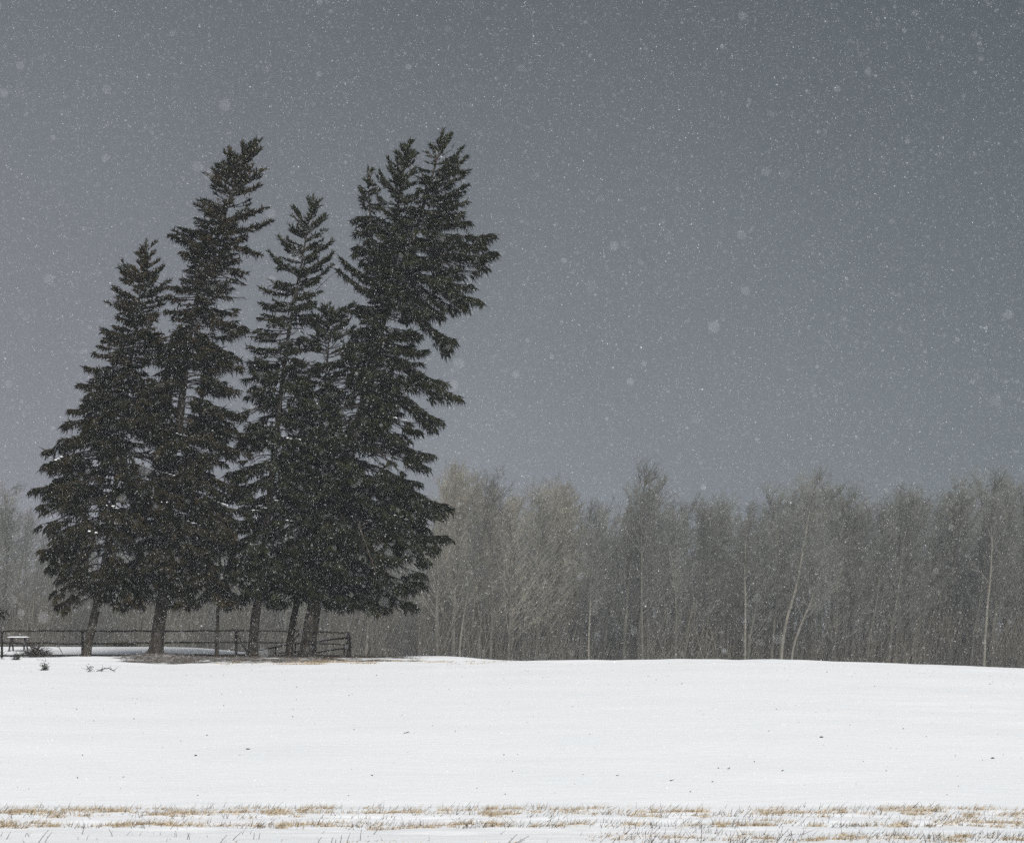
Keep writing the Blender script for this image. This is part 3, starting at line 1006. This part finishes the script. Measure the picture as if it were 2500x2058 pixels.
for j in range(gyn):
    for i in range(gxn):
        u_, v_ = i / (gxn - 1) * 2 - 1, j / (gyn - 1) * 2 - 1
        edge = (1 - abs(u_) ** 8) * (1 - abs(v_) ** 6)
        Vc.append(tbase + [u_ * W * 0.99, v_ * 0.36, H + 0.002 + 0.05 * edge * (0.85 + 0.3 * RNG.random())])
for j in range(gyn - 1):
    for i in range(gxn - 1):
        a = j * gxn + i
        Tc += [(a, a + 1, a + gxn + 1), (a, a + gxn + 1, a + gxn)]
mb.add(Vc, Tc)
mb.build("snow_cap", M_SNOWCLUMP, table, tbase, smooth=True)


# ------------------------------------------------------------------ sticks, brush pile, fallen boughs
def crooked(mb, p, q, r, twigs=3, tl=0.4, wob=0.06):
    p, q = np.asarray(p, float), np.asarray(q, float)
    K = 8
    s = np.linspace(0, 1, K)
    L_ = np.linalg.norm(q - p)
    C = p + (q - p) * s[:, None] + np.cumsum(RNG.normal(size=(K, 3)) * wob * L_ * 0.18, axis=0) * np.sin(s * math.pi)[:, None]
    mb.tubes(C, r * (1 - 0.75 * s), 5)
    for k in range(twigs):
        i = RNG.integers(1, K - 1)
        dv = (q - p) / L_ * 0.6 + RNG.normal(size=3) * 0.5
        dv[2] = abs(dv[2]) * 0.8
        mb.spikes(C[i][None], dv[None] * tl * RNG.uniform(0.5, 1.1), r * 1.1)


PBD = 112.0
pbs = at(75, 1347, PBD)
pbase2 = np.array([pbs[0], PBD, gz(pbs[0], PBD)])
pile = thing("brush_pile", "heap of dead branches behind the fence beside the picnic table", "brush pile", pbase2)
for (a, b_) in [((45, 1347), (70, 1336)), ((58, 1327), (84, 1330)), ((62, 1330), (96, 1345)), ((72, 1333), (108, 1352)), ((55, 1348), (88, 1341)), ((80, 1348), (64, 1333)), ((50, 1350), (105, 1346)),
                ((76, 1349), (80, 1330)), ((68, 1350), (92, 1331)), ((60, 1326), (72, 1349)), ((86, 1349), (100, 1338)), ((64, 1351), (78, 1336)), ((70, 1345), (95, 1347)), ((84, 1328), (66, 1348))]:
    mb = MB()
    crooked(mb, at(*a, PBD + RNG.uniform(-0.5, 0.5)), at(*b_, PBD + RNG.uniform(-0.5, 0.5)), RNG.uniform(0.018, 0.04), 5, 0.45)
    mb.build("branch", M_STICK, pile, pbase2)
mb = MB()
nn = 900
p = at(76, 1345, PBD) + RNG.normal(size=(nn, 3)) * [0.38, 0.35, 0.13]
p[:, 2] = np.maximum(p[:, 2], pbase2[2])
mb.spikes(p, RNG.normal(size=(nn, 3)) * [0.17, 0.17, 0.11], 0.018)
mb.build("twigs", M_STICK, pile, pbase2, kind="stuff")


def ground_hit(dx, dy):
    """Distance at which the front slope shows at this point of the picture."""
    ds = np.linspace(58, 108.5, 400)
    xs = photo_x(dx, ds)
    rows = (HOR - F_PX * ground_z(xs, ds) / ds) / S
    ok = np.nonzero(rows <= dy)[0]
    return float(ds[ok[0]]) if len(ok) else 106.5


def stick_thing(name, label, cat, segs, d, r, group=None, twigs=3, tl=0.3, wob=0.06, mat=M_STICK, needles=0):
    if d is None:
        low = max((q for sg in segs for q in sg), key=lambda q: q[1])
        d = ground_hit(*low)
    c = np.mean([at(*s[0], d) for s in segs], axis=0)
    z0 = gz(c[0], d)
    mb = MB()
    for a, b_ in segs:
        crooked(mb, at(*a, d), at(*b_, d + RNG.uniform(-0.2, 0.2)), r, twigs, tl, wob)
    if needles:
        base = np.array([c[0], d, z0])
        root = thing(name, label, cat, base, group)
        for k, (a, b_) in enumerate(segs):
            ms = MB()
            crooked(ms, at(*a, d), at(*b_, d), r, twigs, tl, wob)
            ms.build("stem", M_LIMB, root, base)
        mb = MB()
        ctr = np.mean([(at(*a, d) + at(*b_, d)) / 2 for a, b_ in segs], axis=0)
        p = ctr + RNG.normal(size=(needles, 3)) * [0.09, 0.08, 0.10] + [0, 0, 0.04]
        mb.spikes(p, RNG.normal(size=(needles, 3)) * 0.09, 0.03)
        mb.build("needles", mat, root, base, kind="stuff")
        return root
    o = mb.build(name, mat, None, np.array([c[0], d, z0]))
    return tag(o, label, cat, group)


stick_thing("leaning_branch", "bent dead branch leaning on the bottom rail right of the brush pile", "branch", [((116, 1331), (121, 1331)), ((121, 1331), (133, 1356))], 110.6, 0.022, twigs=1)
stick_thing("snag", "thin dead sapling leaning right beyond the fence end", "dead sapling", [((749, 1362), (774, 1318))], 112.5, 0.036, twigs=1, tl=0.4, wob=0.02)
stick_thing("snag", "forked dead stems close to the fence end post", "dead sapling", [((737, 1360), (731, 1346)), ((737, 1360), (742, 1349))], 112.2, 0.024, twigs=2, tl=0.2)
stick_thing("snag", "low twiggy stems at the foot of the leaning sapling", "dead sapling", [((745, 1362), (752, 1352)), ((747, 1362), (743, 1355))], 112.8, 0.016, twigs=2, tl=0.2)
stick_thing("fallen_branch", "forked dead branch lying on the snow below the leftmost trunk", "branch", [((198, 1382), (214, 1376)), ((214, 1376), (226, 1376)), ((226, 1376), (238, 1383)), ((212, 1378), (206, 1383))], None, 0.026, twigs=3, tl=0.35)
stick_thing("spruce_sprig", "green spruce sprig stuck upright in the snow", "sprig", [((91, 1380), (91, 1367)), ((84, 1379), (102, 1378))], None, 0.014, twigs=6, tl=0.2, mat=M_NEEDLE, needles=110)
stick_thing("spruce_sprig", "flattened spruce sprig by the snow drift under the fence", "sprig", [((27, 1358), (38, 1353)), ((30, 1355), (40, 1357))], None, 0.014, twigs=6, tl=0.2, mat=M_NEEDLE, needles=120)
stick_thing("spruce_sprig", "tiny spruce tuft left of the forked fallen branch", "sprig", [((182, 1383), (187, 1378))], None, 0.010, twigs=4, tl=0.12, mat=M_NEEDLE, needles=35)
stick_thing("spruce_sprig", "short spruce tuft at the left end of the snow drift", "sprig", [((1, 1358), (4, 1353))], 107.4, 0.010, twigs=3, tl=0.12, mat=M_NEEDLE, needles=35)
stick_thing("fallen_twig", "thin twigs lying on the snow right of the sprig by the drift", "twig", [((76, 1357), (84, 1358)), ((86, 1358), (93, 1361))], None, 0.012, twigs=1, tl=0.1)

# low bush seen on the rise behind the fence
bb = at(256, 1331, 138.0)
bz = gz(bb[0], 138.0)
mb = MB()
p = np.array([bb[0], 138.0, bz + 0.08]) + RNG.normal(size=(260, 3)) * [0.45, 0.2, 0.05]
mb.spikes(p, RNG.normal(size=(260, 3)) * [0.15, 0.1, 0.1] + [0, 0, 0.12], 0.05)
tag(mb.build("low_bush", M_STICK, None, np.array([bb[0], 138.0, bz])), "low dark bush on the snowy rise between the two left trunks", "bush")

# the big dead limb hanging inside the right spruce's lower crown
stick_thing("hanging_limb", "dead limb hanging diagonally in the lower crown gap of the broad spruce", "branch", [((738, 1078), (757, 1130)), ((757, 1130), (776, 1192))], 108.6, 0.06, twigs=5, tl=0.5, wob=0.03)
stick_thing("hanging_limb", "thin bare stick slanting between the slender spruce and its broad neighbour", "branch", [((650, 598), (690, 560))], 111.9, 0.022, twigs=3, tl=0.3, wob=0.03)


# ------------------------------------------------------------------ litter under the trees
mb = MB()
n = 26000
y = RNG.uniform(104.2, 119, n)
x = photo_x(RNG.uniform(150, 1080, n), y)
k = duff_mask(x, y) > RNG.uniform(0.25, 0.9, n)
x, y = x[k], y[k]
z = ground_z(x, y)
mb.spikes(np.stack([x, y, z + 0.005], 1), RNG.normal(size=(len(x), 3)) * [0.12, 0.10, 0.03] + [0, 0, 0.03], 0.02)
tag(mb.build("needle_litter", M_LITTER), kind="stuff")

mb = MB()
n = 9000
y = RNG.uniform(104.3, 107.6, n)
dxs = RNG.uniform(360, 1080, n)
x = photo_x(dxs, y)
dens_ = fbm(x / 1.3, y / 0.7, 61, 3) * (0.6 + 0.4 * sstep(380, 620, dxs)) * (1 - 0.3 * sstep(760, 1000, dxs))
k = dens_ > RNG.uniform(0.42, 0.80, n)
x, y = x[k], y[k]
z = ground_z(x, y)
mb.blades(np.stack([x, y, z], 1), RNG.normal(size=(len(x), 3)) * [0.09, 0.05, 0.02] + [0.04, 0, 0.05], 0.03)
# sparse straw showing through farther right along the crest
n = 800
y = RNG.uniform(97, 106, n)
dxs = RNG.uniform(700, 2109, n)
x = photo_x(dxs, y)
k = fbm(x / 2.5, y / 0.9, 71, 3) > RNG.uniform(0.60, 0.85, n)
x, y = x[k], y[k]
mb.blades(np.stack([x, y, ground_z(x, y)], 1), RNG.normal(size=(len(x), 3)) * [0.08, 0.05, 0.01] + [0.02, 0, 0.035], 0.02)
tag(mb.build("dry_grass", M_STRAW), kind="stuff")

# specks of bark and needles blown across the field
mb = MB()
n = 330
y = 57 + 47 * RNG.random(n) ** 0.9
x = photo_x(RNG.uniform(-60, 2180, n), y)
sz = 0.010 + 0.022 * RNG.random(n) ** 3
mb.spikes(np.stack([x, y, ground_z(x, y) + 0.004], 1), np.stack([sz * RNG.normal(size=n) * 1.6, sz * RNG.normal(size=n), sz * 1.2], 1), sz * 1.3, 4)
tag(mb.build("blown_debris", M_STICK), kind="stuff")


# the larger bits one can pick out on the open snow
def field_d(dy):
    """Distance at which the open field shows at photo row dy (centre of the frame)."""
    lo, hi = 56.0, 105.5
    for _ in range(40):
        mid = (lo + hi) / 2
        row = HOR - F_PX * gz(0.0, mid) / mid
        if row / S > dy:
            lo = mid
        else:
            hi = mid
    return (lo + hi) / 2


for dx, dy, w, lab in [(838, 1510, 12, "forked dark twig lying on the open snow below the broad spruce"),
                       (1692, 1520, 8, "dark bark scrap at the right on the open snow"),
                       (511, 1827 / 1.1854, 8, "small dark bark chip on the snow below the slender spruce"),
                       (2045, 1558, 7, "dark speck of bark nearest the right edge of the field"),
                       (1502, 1586, 6, "small twig on the snow right of centre, well below the crest"),
                       (403, 1556, 6, "dark pine cone scrap on the snow below the flared trunk")]:
    d = field_d(dy)
    c = at(dx, dy, d)
    c[2] = gz(c[0], d)
    ww = w * S / F_PX * d / 2
    mb = MB()
    if "twig" in lab:
        crooked(mb, c + [-ww, 0, 0.01], c + [ww, 0.05, 0.04], 0.012, 2, 0.10)
        crooked(mb, c + [-ww * 0.2, 0, 0.02], c + [ww * 0.8, 0.02, 0.07], 0.009, 1, 0.05)
    else:
        mb.blob(c + [0, 0, 0.012], [ww, 0.04, 0.022], 0.4, 7, 4)
        mb.spikes(np.array([c, c]), np.array([[ww * 1.2, 0, 0.03], [-ww, 0.02, 0.03]]), 0.02)
    tag(mb.build("bark_scrap" if "twig" not in lab else "fallen_twig", M_STICK, None, c), lab, "twig" if "twig" in lab else "bark scrap")

# ------------------------------------------------------------------ roadside stubble in the foreground
mb = MB()


def stubble(n, y0, y1, dx0, dx1, seed, lo, hi, h, lean=0.5, sx=0.75, sy=0.32):
    y = RNG.uniform(y0, y1, n)
    dxs = RNG.uniform(dx0, dx1, n)
    x = photo_x(dxs, y)
    yc, hw = (y0 + y1) / 2, (y1 - y0) / 2
    prof = 1 - 0.35 * ((y - yc) / hw) ** 2
    f = fbm(x / sx, y / sy, seed, 3) * prof
    f = f * (0.72 + 0.28 * sstep(dx0, dx0 + 420, dxs)) if dx0 > 900 else f
    k = f > RNG.uniform(lo, hi, n)
    x, y, f = x[k], y[k], f[k]
    m_ = len(x)
    z = ground_z(x, y)
    hh = h * RNG.uniform(0.4, 1.25, m_)
    D = np.stack([hh * (lean + 0.55 * RNG.normal(size=m_)), hh * 0.4 * RNG.normal(size=m_), hh * RNG.uniform(0.35, 1.0, m_)], 1)
    mb.blades(np.stack([x, y, z - 0.004], 1), D, RNG.uniform(0.008, 0.017, m_))


stubble(85000, 52.0, 55.9, -160, 2270, 101, 0.52, 0.78, 0.16, sx=0.55, sy=0.30)
stubble(56000, 49.2, 51.3, -160, 2270, 111, 0.54, 0.78, 0.15, sx=0.5, sy=0.25)
stubble(30000, 45.6, 48.2, 1080, 2150, 121, 0.55, 0.76, 0.12, sx=0.4, sy=0.3)
stubble(1500, 45.4, 46.6, 300, 1300, 131, 0.60, 0.85, 0.08, sx=0.4, sy=0.3)
tag(mb.build("roadside_stubble", M_STRAW), kind="stuff")

# darker stems among the straw, too many to count
mb = MB()
for (n, y0, y1, dx0, dx1, h) in [(2300, 49.3, 51.3, -20, 2140, 0.13), (2600, 52.2, 55.8, -20, 2140, 0.13), (1500, 45.5, 48.3, 1230, 2140, 0.13), (90, 45.5, 48.5, -20, 1230, 0.09)]:
    y = RNG.uniform(y0, y1, n)
    x = photo_x(RNG.uniform(dx0, dx1, n), y)
    k = fbm(x / 0.5, y / 0.33, {52.2: 101, 49.3: 111}.get(y0, 121), 3) > RNG.uniform(0.42, 0.72, n)
    x, y = x[k], y[k]
    m_ = len(x)
    hh = h * RNG.uniform(0.4, 1.6, m_)
    mb.spikes(np.stack([x, y, ground_z(x, y) - 0.01], 1), np.stack([hh * (0.35 + 0.5 * RNG.normal(size=m_)), 0.2 * hh * RNG.normal(size=m_), hh], 1), 0.014)
tag(mb.build("weed_stems", M_STALK), kind="stuff")


def ground_d(dy, dx):
    """Distance at which the near ground shows at photo row dy."""
    d = -Z_NEAR * F_PX / (dy * S - HOR)
    return d


STALKS = [(2, 1722, 6, 1713, 0), (12, 1728, 22, 1712, 0), (52, 1722, 57, 1714, 0), (57, 1714, 62, 1722, 0), (78, 1736, 100, 1708, 0), (92, 1734, 108, 1712, 0), (168, 1718, 175, 1694, 0), (232, 1722, 224, 1706, 0),
          (385, 1727, 391, 1714, 0), (386, 1714, 390, 1727, 0), (452, 1740, 468, 1718, 0), (478, 1730, 498, 1712, 0), (522, 1727, 524, 1713, 0), (533, 1727, 536, 1714, 0),
          (790, 1690, 768, 1718, 0), (655, 1740, 664, 1722, 1), (682, 1740, 687, 1722, 1), (690, 1740, 692, 1726, 1), (700, 1740, 704, 1718, 1), (714, 1742, 722, 1714, 1), (745, 1706, 742, 1730, 1),
          (1045, 1738, 1066, 1716, 2), (1056, 1740, 1090, 1720, 2), (1062, 1740, 1082, 1728, 2), (1260, 1738, 1271, 1722, 2), (1340, 1738, 1360, 1712, 2), (1392, 1736, 1390, 1712, 2), (1444, 1738, 1444, 1694, 3),
          (1600, 1735, 1613, 1699, 4), (1598, 1730, 1626, 1705, 4), (1612, 1722, 1640, 1716, 4), (2040, 1740, 2062, 1716, 5), (1908, 1738, 1900, 1708, 5)]
GL = {0: ("dark bent weed stalk among those along the bottom left edge", "stalks at the bottom left"),
      1: ("dark upright weed stalk among those at the bottom edge below the fence end", "stalks below the fence end"),
      2: ("dark slanting weed stalk among those at the bottom edge near the centre", "stalks at the bottom centre"),
      3: ("tallest single straight stalk at the bottom edge, right of centre", None),
      4: ("dark stalk of the tall tuft at the bottom right, left of the last grass", "stalks of the tall tuft"),
      5: ("lone dark weed stalk near the bottom right corner", "stalks near the bottom right corner")}
for (x0, y0, x1, y1, g) in STALKS:
    if y1 > y0:
        x0, y0, x1, y1 = x1, y1, x0, y0
    d = ground_d(min(y0, 1735), x0)
    p, q = at(x0, min(y0, 1735), d), at(x1, y1, d)
    p[2] = gz(p[0], d) - 0.02
    mb = MB()
    K = 5
    s = np.linspace(0, 1, K)
    C = p + (q - p) * s[:, None] + np.outer(np.sin(s * math.pi) * RNG.normal() * 0.012, [1, 0, 0])
    mb.tubes(C, 0.0068 * (1 - 0.5 * s), 4)
    if RNG.random() < 0.5:
        mb.spikes(C[2][None], np.array([[RNG.normal() * 0.05, 0, 0.06]]), 0.008)
    lab, grp = GL[g]
    tag(mb.build("weed_stalk", M_STALK, None, np.array([p[0], d, p[2] + 0.02])), lab, "weed stalk", grp)


# ------------------------------------------------------------------ bare woods behind
def bare_tree_meshes(seed, H, lean, pale=False, narrow=1.0, nbr=58, tan=False):
    """A leafless tree: trunk mesh and crown mesh, its base at the origin."""
    rg = np.random.default_rng(seed)
    K = 12
    s = np.linspace(0, 1, K)
    wx = np.cumsum(rg.normal(size=K) * 0.16)
    wy = np.cumsum(rg.normal(size=K) * 0.16)
    C = np.stack([lean * H * s ** 1.5 + wx * s, wy * s, H * s], 1)
    R = (0.012 * H + 0.02) * (1 - s) ** 0.8 * rg.uniform(0.7, 1.2) + 0.012
    tr = MB()
    tr.tubes(C, R, 7)
    cr = MB()

    def cp(h):
        return np.stack([np.interp(h, s, C[:, k]) for k in range(3)], -1)

    h0 = rg.uniform(0.18, 0.38)
    hb = h0 + (0.98 - h0) * (np.arange(nbr) + rg.random(nbr)) / nbr
    az = rg.random(nbr) * 6.283
    up = rg.uniform(0.25, 1.9, nbr) + hb * 0.7
    dv = np.stack([np.cos(az), np.sin(az), up], 1) + [0.42, 0, 0]
    dv /= np.linalg.norm(dv, axis=1, keepdims=True)
    ln = H * 0.31 * (1.18 - hb) * rg.uniform(0.6, 1.25, nbr) * narrow + 1.0
    b0 = cp(hb)
    S5 = np.linspace(0, 1, 5)
    curve = np.stack([np.full(nbr, 0.10), np.zeros(nbr), np.full(nbr, 0.12)], 1)
    P = b0[:, None, :] + dv[:, None, :] * (ln[:, None] * S5[None])[:, :, None] + curve[:, None, :] * (ln[:, None] * S5[None] ** 2)[:, :, None]
    Rb = (0.006 + 0.0055 * ln)[:, None] * (1 - S5)[None] + 0.008
    cr.tubes(P, Rb, 3, cap=False)
    # second order
    ns = 7
    t2 = np.tile(0.25 + 0.75 * (np.arange(ns) + 0.5) / ns, nbr) + rg.normal(size=nbr * ns) * 0.04
    t2 = np.clip(t2, 0.2, 1)
    ib = np.repeat(np.arange(nbr), ns)
    p2 = b0[ib] + dv[ib] * (ln[ib] * t2)[:, None] + curve[ib] * (ln[ib] * t2 ** 2)[:, None]
    d2 = dv[ib] * 0.8 + rg.normal(size=(len(ib), 3)) * 0.62 + [0.16, 0, 0.30]
    d2 /= np.linalg.norm(d2, axis=1, keepdims=True)
    l2 = (0.5 + 0.28 * ln[ib] * (1.15 - t2)) * rg.uniform(0.6, 1.3, len(ib))
    cr.spikes(p2, d2 * l2[:, None], 0.045)
    # twigs
    nt = 5
    it = np.repeat(np.arange(len(ib)), nt)
    t3 = rg.uniform(0.25, 1.0, len(it))
    p3 = p2[it] + d2[it] * (l2[it] * t3)[:, None]
    d3 = d2[it] * 0.7 + rg.normal(size=(len(it), 3)) * 0.65 + [0.12, 0, 0.22]
    d3 /= np.linalg.norm(d3, axis=1, keepdims=True)
    l3 = rg.uniform(0.35, 0.95, len(it))
    cr.blades(p3, d3 * l3[:, None], 0.032)
    tv, tt = tr.data()
    cv, ct_ = cr.data()
    mt = make_mesh("bare_trunk", tv, tt, True)
    mt.materials.append(M_FPALE if pale else M_FTRUNK)
    mc = make_mesh("bare_crown", cv, ct_)
    mc.materials.append(M_FTWIG_B if tan else M_FTWIG)
    return mt, mc


VAR = [bare_tree_meshes(200 + i, 21.0, [0.05, 0.10, 0.02, 0.13, -0.02, 0.07, 0.04, 0.09][i], narrow=[1, 0.8, 1.2, 0.9, 1.1, 0.75, 1.3, 1][i]) for i in range(8)]
VAR_T = [bare_tree_meshes(300 + i, 21.0, [0.06, 0.11, 0.02, 0.08][i], tan=True, narrow=[1, 0.8, 1.2, 0.9][i]) for i in range(4)]

TOPX = np.array([-300, 0, 60, 110, 200, 880, 905, 960, 1000, 1050, 1100, 1180, 1230, 1290, 1320, 1380, 1440, 1475, 1500, 1540, 1620, 1660, 1700, 1760, 1840, 1900, 1960, 2030, 2109, 2400])
TOPY = np.array([1030, 1015, 1050, 1045, 1090, 1060, 990, 962, 978, 1010, 1000, 1000, 1062, 1030, 985, 1045, 1015, 1015, 1050, 1072, 990, 1010, 985, 1035, 1010, 1022, 1000, 985, 1000, 1010])


def place_bare(var, dx, d, top, label, group, yscale=None):
    x = photo_x(dx, d)
    z = gz(x, d)
    topz = (HOR - top * S) / F_PX * d
    sc = (topz - z) / 21.3
    root = bpy.data.objects.new("bare_tree", None)
    SC.collection.objects.link(root)
    root.location = (x, d, z - 0.1)
    rz = random.uniform(-0.45, 0.45)
    root.rotation_euler = (0, 0, rz)
    root.scale = (sc * random.uniform(0.9, 1.1), sc, sc)
    tag(root, label, "tree", group)
    for nm, me_ in (("trunk", var[0]), ("crown", var[1])):
        c = bpy.data.objects.new(nm, me_)
        SC.collection.objects.link(c)
        c.parent = root
    return root


cnt = 0
for ri, (d, jit, _, num) in enumerate([(262, 5, 0, 40), (274, 5, 0, 38), (287, 5, 0, 36), (301, 6, 0, 34), (316, 6, 0, 30)]):
    x0, x1 = 890, 2240
    for k in range(num):
        dx = x0 + (x1 - x0) * (k + 0.5 + random.uniform(-0.42, 0.42)) / num
        dd = d + random.uniform(-jit, jit)
        base_top = float(np.interp(dx + 20, TOPX, TOPY))
        top = base_top + abs(random.gauss(0, 1)) * (50 - 4 * ri) + 6
        tan = dx < 1160 and random.random() < 0.75
        var = random.choice(VAR_T) if tan else random.choice(VAR)
        if dx < 1170:
            lab, grp = "tan leafless tree in the dense woods just right of the spruces", "bare trees right of the spruces"
        elif dx < 1640:
            lab, grp = "grey leafless tree in the middle stretch of the woods beyond the crest", "bare trees in the middle of the woods"
        else:
            lab, grp = "grey-green leafless tree in the right stretch of the woods beyond the crest", "bare trees at the right of the woods"
        place_bare(var, dx, dd, top, lab, grp)
        cnt += 1
# the part seen behind and left of the spruces lies farther back
for ri, (d, num) in enumerate([(300, 26), (318, 26), (340, 24)]):
    for k in range(num):
        dx = -180 + 1080 * (k + 0.5 + random.uniform(-0.42, 0.42)) / num
        top = float(np.interp(dx + 20, TOPX, TOPY)) + abs(random.gauss(0, 1)) * 40
        place_bare(random.choice(VAR), dx, d + random.uniform(-7, 7), top, "faint leafless tree in the snowfall behind and left of the spruces", "far bare trees behind the spruces")


# trees that can be told apart
def special(seed, pts, d, r, label, top, narrow=1.0, pale=True, mat=None, seg=26):
    base = at(*pts[0], d)
    base[2] = gz(base[0], d) - 0.1
    root = thing("bare_tree", label, "tree", base)
    C = np.array([at(x, y, d) for x, y in pts])
    C[0] = base
    K = 18
    ii = np.linspace(0, len(C) - 1, K)
    CC = np.stack([np.interp(ii, np.arange(len(C)), C[:, k]) for k in range(3)], 1)
    tr = MB()
    s = np.linspace(0, 1, K)
    tr.tubes(CC, 0.62 * r * (1 - s) ** 0.7 + 0.02, 7)
    tr.build("trunk", M_FPALE if pale else M_FTRUNK, root, base, smooth=True)
    rg = np.random.default_rng(seed)
    cr = MB()
    nb = seg
    hb = 0.4 + 0.6 * rg.random(nb)
    p0 = np.stack([np.interp(hb, s, CC[:, k]) for k in range(3)], 1)
    dv = np.stack([rg.normal(size=nb) * 0.6 + 0.35, rg.normal(size=nb) * 0.5, rg.uniform(0.8, 1.6, nb)], 1)
    dv /= np.linalg.norm(dv, axis=1, keepdims=True)
    ln = rg.uniform(2.5, 5.5, nb) * (1.35 - hb) * narrow
    S5 = np.linspace(0, 1, 5)
    P = p0[:, None, :] + dv[:, None, :] * (ln[:, None] * S5[None])[:, :, None]
    cr.tubes(P, (0.05 * (1 - S5) + 0.012)[None].repeat(nb, 0), 3, cap=False)
    ib = np.repeat(np.arange(nb), 9)
    t2 = rg.uniform(0.2, 1, len(ib))
    p2 = p0[ib] + dv[ib] * (ln[ib] * t2)[:, None]
    d2 = dv[ib] + rg.normal(size=(len(ib), 3)) * 0.45
    d2 /= np.linalg.norm(d2, axis=1, keepdims=True)
    l2 = rg.uniform(0.6, 1.8, len(ib))
    cr.spikes(p2, d2 * l2[:, None], 0.05)
    it = np.repeat(np.arange(len(ib)), 5)
    p3 = p2[it] + d2[it] * (l2[it] * rg.uniform(0.2, 1, len(it)))[:, None]
    d3 = d2[it] + rg.normal(size=(len(it), 3)) * 0.5
    d3 /= np.linalg.norm(d3, axis=1, keepdims=True)
    cr.blades(p3, d3 * rg.uniform(0.3, 0.9, len(it))[:, None], 0.04)
    cr.build("crown", M_FTWIG, root, base)


special(1, [(1604, 1372), (1612, 1320), (1622, 1270), (1637, 1220), (1648, 1170), (1658, 1110), (1668, 1050), (1680, 1000)], 250, 0.30, "pale trunk leaning right, the taller of the leaning pair right of centre", 1000)
special(2, [(1622, 1372), (1634, 1330), (1650, 1285), (1668, 1245), (1690, 1190), (1700, 1120)], 252, 0.22, "pale trunk leaning right, the lower of the leaning pair right of centre", 1120)
special(3, [(1535, 1372), (1535, 1310), (1536, 1250), (1534, 1180), (1537, 1110), (1541, 1060)], 254, 0.22, "pale straight trunk left of the leaning pair", 1060)
special(4, [(2026, 1385), (2029, 1320), (2034, 1250), (2041, 1180), (2044, 1120), (2042, 1060), (2050, 1000)], 252, 0.24, "pale upright birch trunk near the right edge", 1000)
special(5, [(1325, 1372), (1322, 1250), (1322, 1150), (1321, 1080), (1324, 1030), (1330, 985)], 254, 0.20, "dark slender tree standing above its neighbours right of the spruces", 985, pale=False, seg=34)
special(6, [(945, 1372), (948, 1320), (955, 1270), (962, 1230), (965, 1160), (968, 1080)], 256, 0.20, "pale leaning trunk in the tan woods close to the spruces", 1080)
special(7, [(1212, 1372), (1213, 1310), (1216, 1250), (1218, 1200), (1222, 1130)], 256, 0.18, "pale thin trunk in the woods left of the dark slender tree", 1130)
special(8, [(8, 1345), (10, 1250), (14, 1150), (10, 1080), (16, 1010)], 300, 0.22, "dark upright tree at the left edge behind the picnic table", 1010, pale=False, seg=34)

# undergrowth: a mass of saplings nobody could count
mb = MB()
for (n, d0, d1, dx0, dx1, h) in [(34000, 256, 318, 860, 2260, 7.0), (26000, 292, 350, -200, 900, 8.5)]:
    y = RNG.uniform(d0, d1, n)
    x = photo_x(RNG.uniform(dx0, dx1, n), y)
    z = ground_z(x, y)
    f = fbm(x / 7, y / 9, 151, 3)
    hh = h * RNG.uniform(0.35, 1.5, n) * (0.55 + 0.9 * f)
    st_h = RNG.random(n) ** 1.3 * 0.8
    b_ = np.stack([x, y, z + hh * st_h], 1)
    D = np.stack([hh * (0.10 + 0.16 * RNG.normal(size=n)), hh * 0.1 * RNG.normal(size=n), hh * RNG.uniform(0.35, 0.8, n)], 1)
    mb.spikes(b_, D, RNG.uniform(0.05, 0.11, n))
tag(mb.build("undergrowth", M_BRUSH), kind="stuff")

# ------------------------------------------------------------------ falling snow
mb = MB()
NF = 300000
r = (7.0 ** 2.1 + RNG.random(NF) * (60.0 ** 2.1 - 7.0 ** 2.1)) ** (1 / 2.1)
ux = RNG.uniform(-0.28, 0.28, NF)
uz = RNG.uniform(-0.095, 0.30, NF)
P = np.stack([ux * r, r, uz * r], 1)
keep = P[:, 2] > ground_z(P[:, 0], P[:, 1]) + 0.05
P = P[keep]
sz = 0.0021 * np.exp(RNG.normal(size=len(P)) * 0.36)
D = np.stack([0.45 * sz + 0 * sz, 0.2 * sz * RNG.normal(size=len(P)), -sz * 1.0], 1)
near_ = P[:, 1] < 24
mb.spikes(P[near_], (D * 1.3)[near_], (sz * 1.5)[near_])
mb.blades(P[~near_], (D * 1.6)[~near_], (sz * 1.9)[~near_])
nb_ = 240
r = RNG.uniform(3.0, 9, nb_)
P = np.stack([RNG.uniform(-0.24, 0.24, nb_) * r, r, RNG.uniform(-0.09, 0.29, nb_) * r], 1)
for c in P:
    mb.blob(c, np.array([1, 1, 1.25]) * RNG.uniform(0.0008, 0.0021), 0.3, 6, 4)
tag(mb.build("falling_snow", M_FLAKE), kind="stuff")

# ------------------------------------------------------------------ air thick with snow
mb = MB()
mb.box((0, 555, 9.5), (640, 680, 17.5))
hz = bpy.data.materials.new("snowy_air")
hz.use_nodes = True
hn, hl = hz.node_tree.nodes, hz.node_tree.links
hn.clear()
ho = N(hn, "ShaderNodeOutputMaterial")
hv = N(hn, "ShaderNodeVolumePrincipled")
hv.inputs["Color"].default_value = (0.90, 0.94, 1.0, 1)
hv.inputs["Density"].default_value = 0.00024
hv.inputs["Anisotropy"].default_value = 0.0
hl.new(hv.outputs[0], ho.inputs["Volume"])
tag(mb.build("haze", hz), kind="stuff")
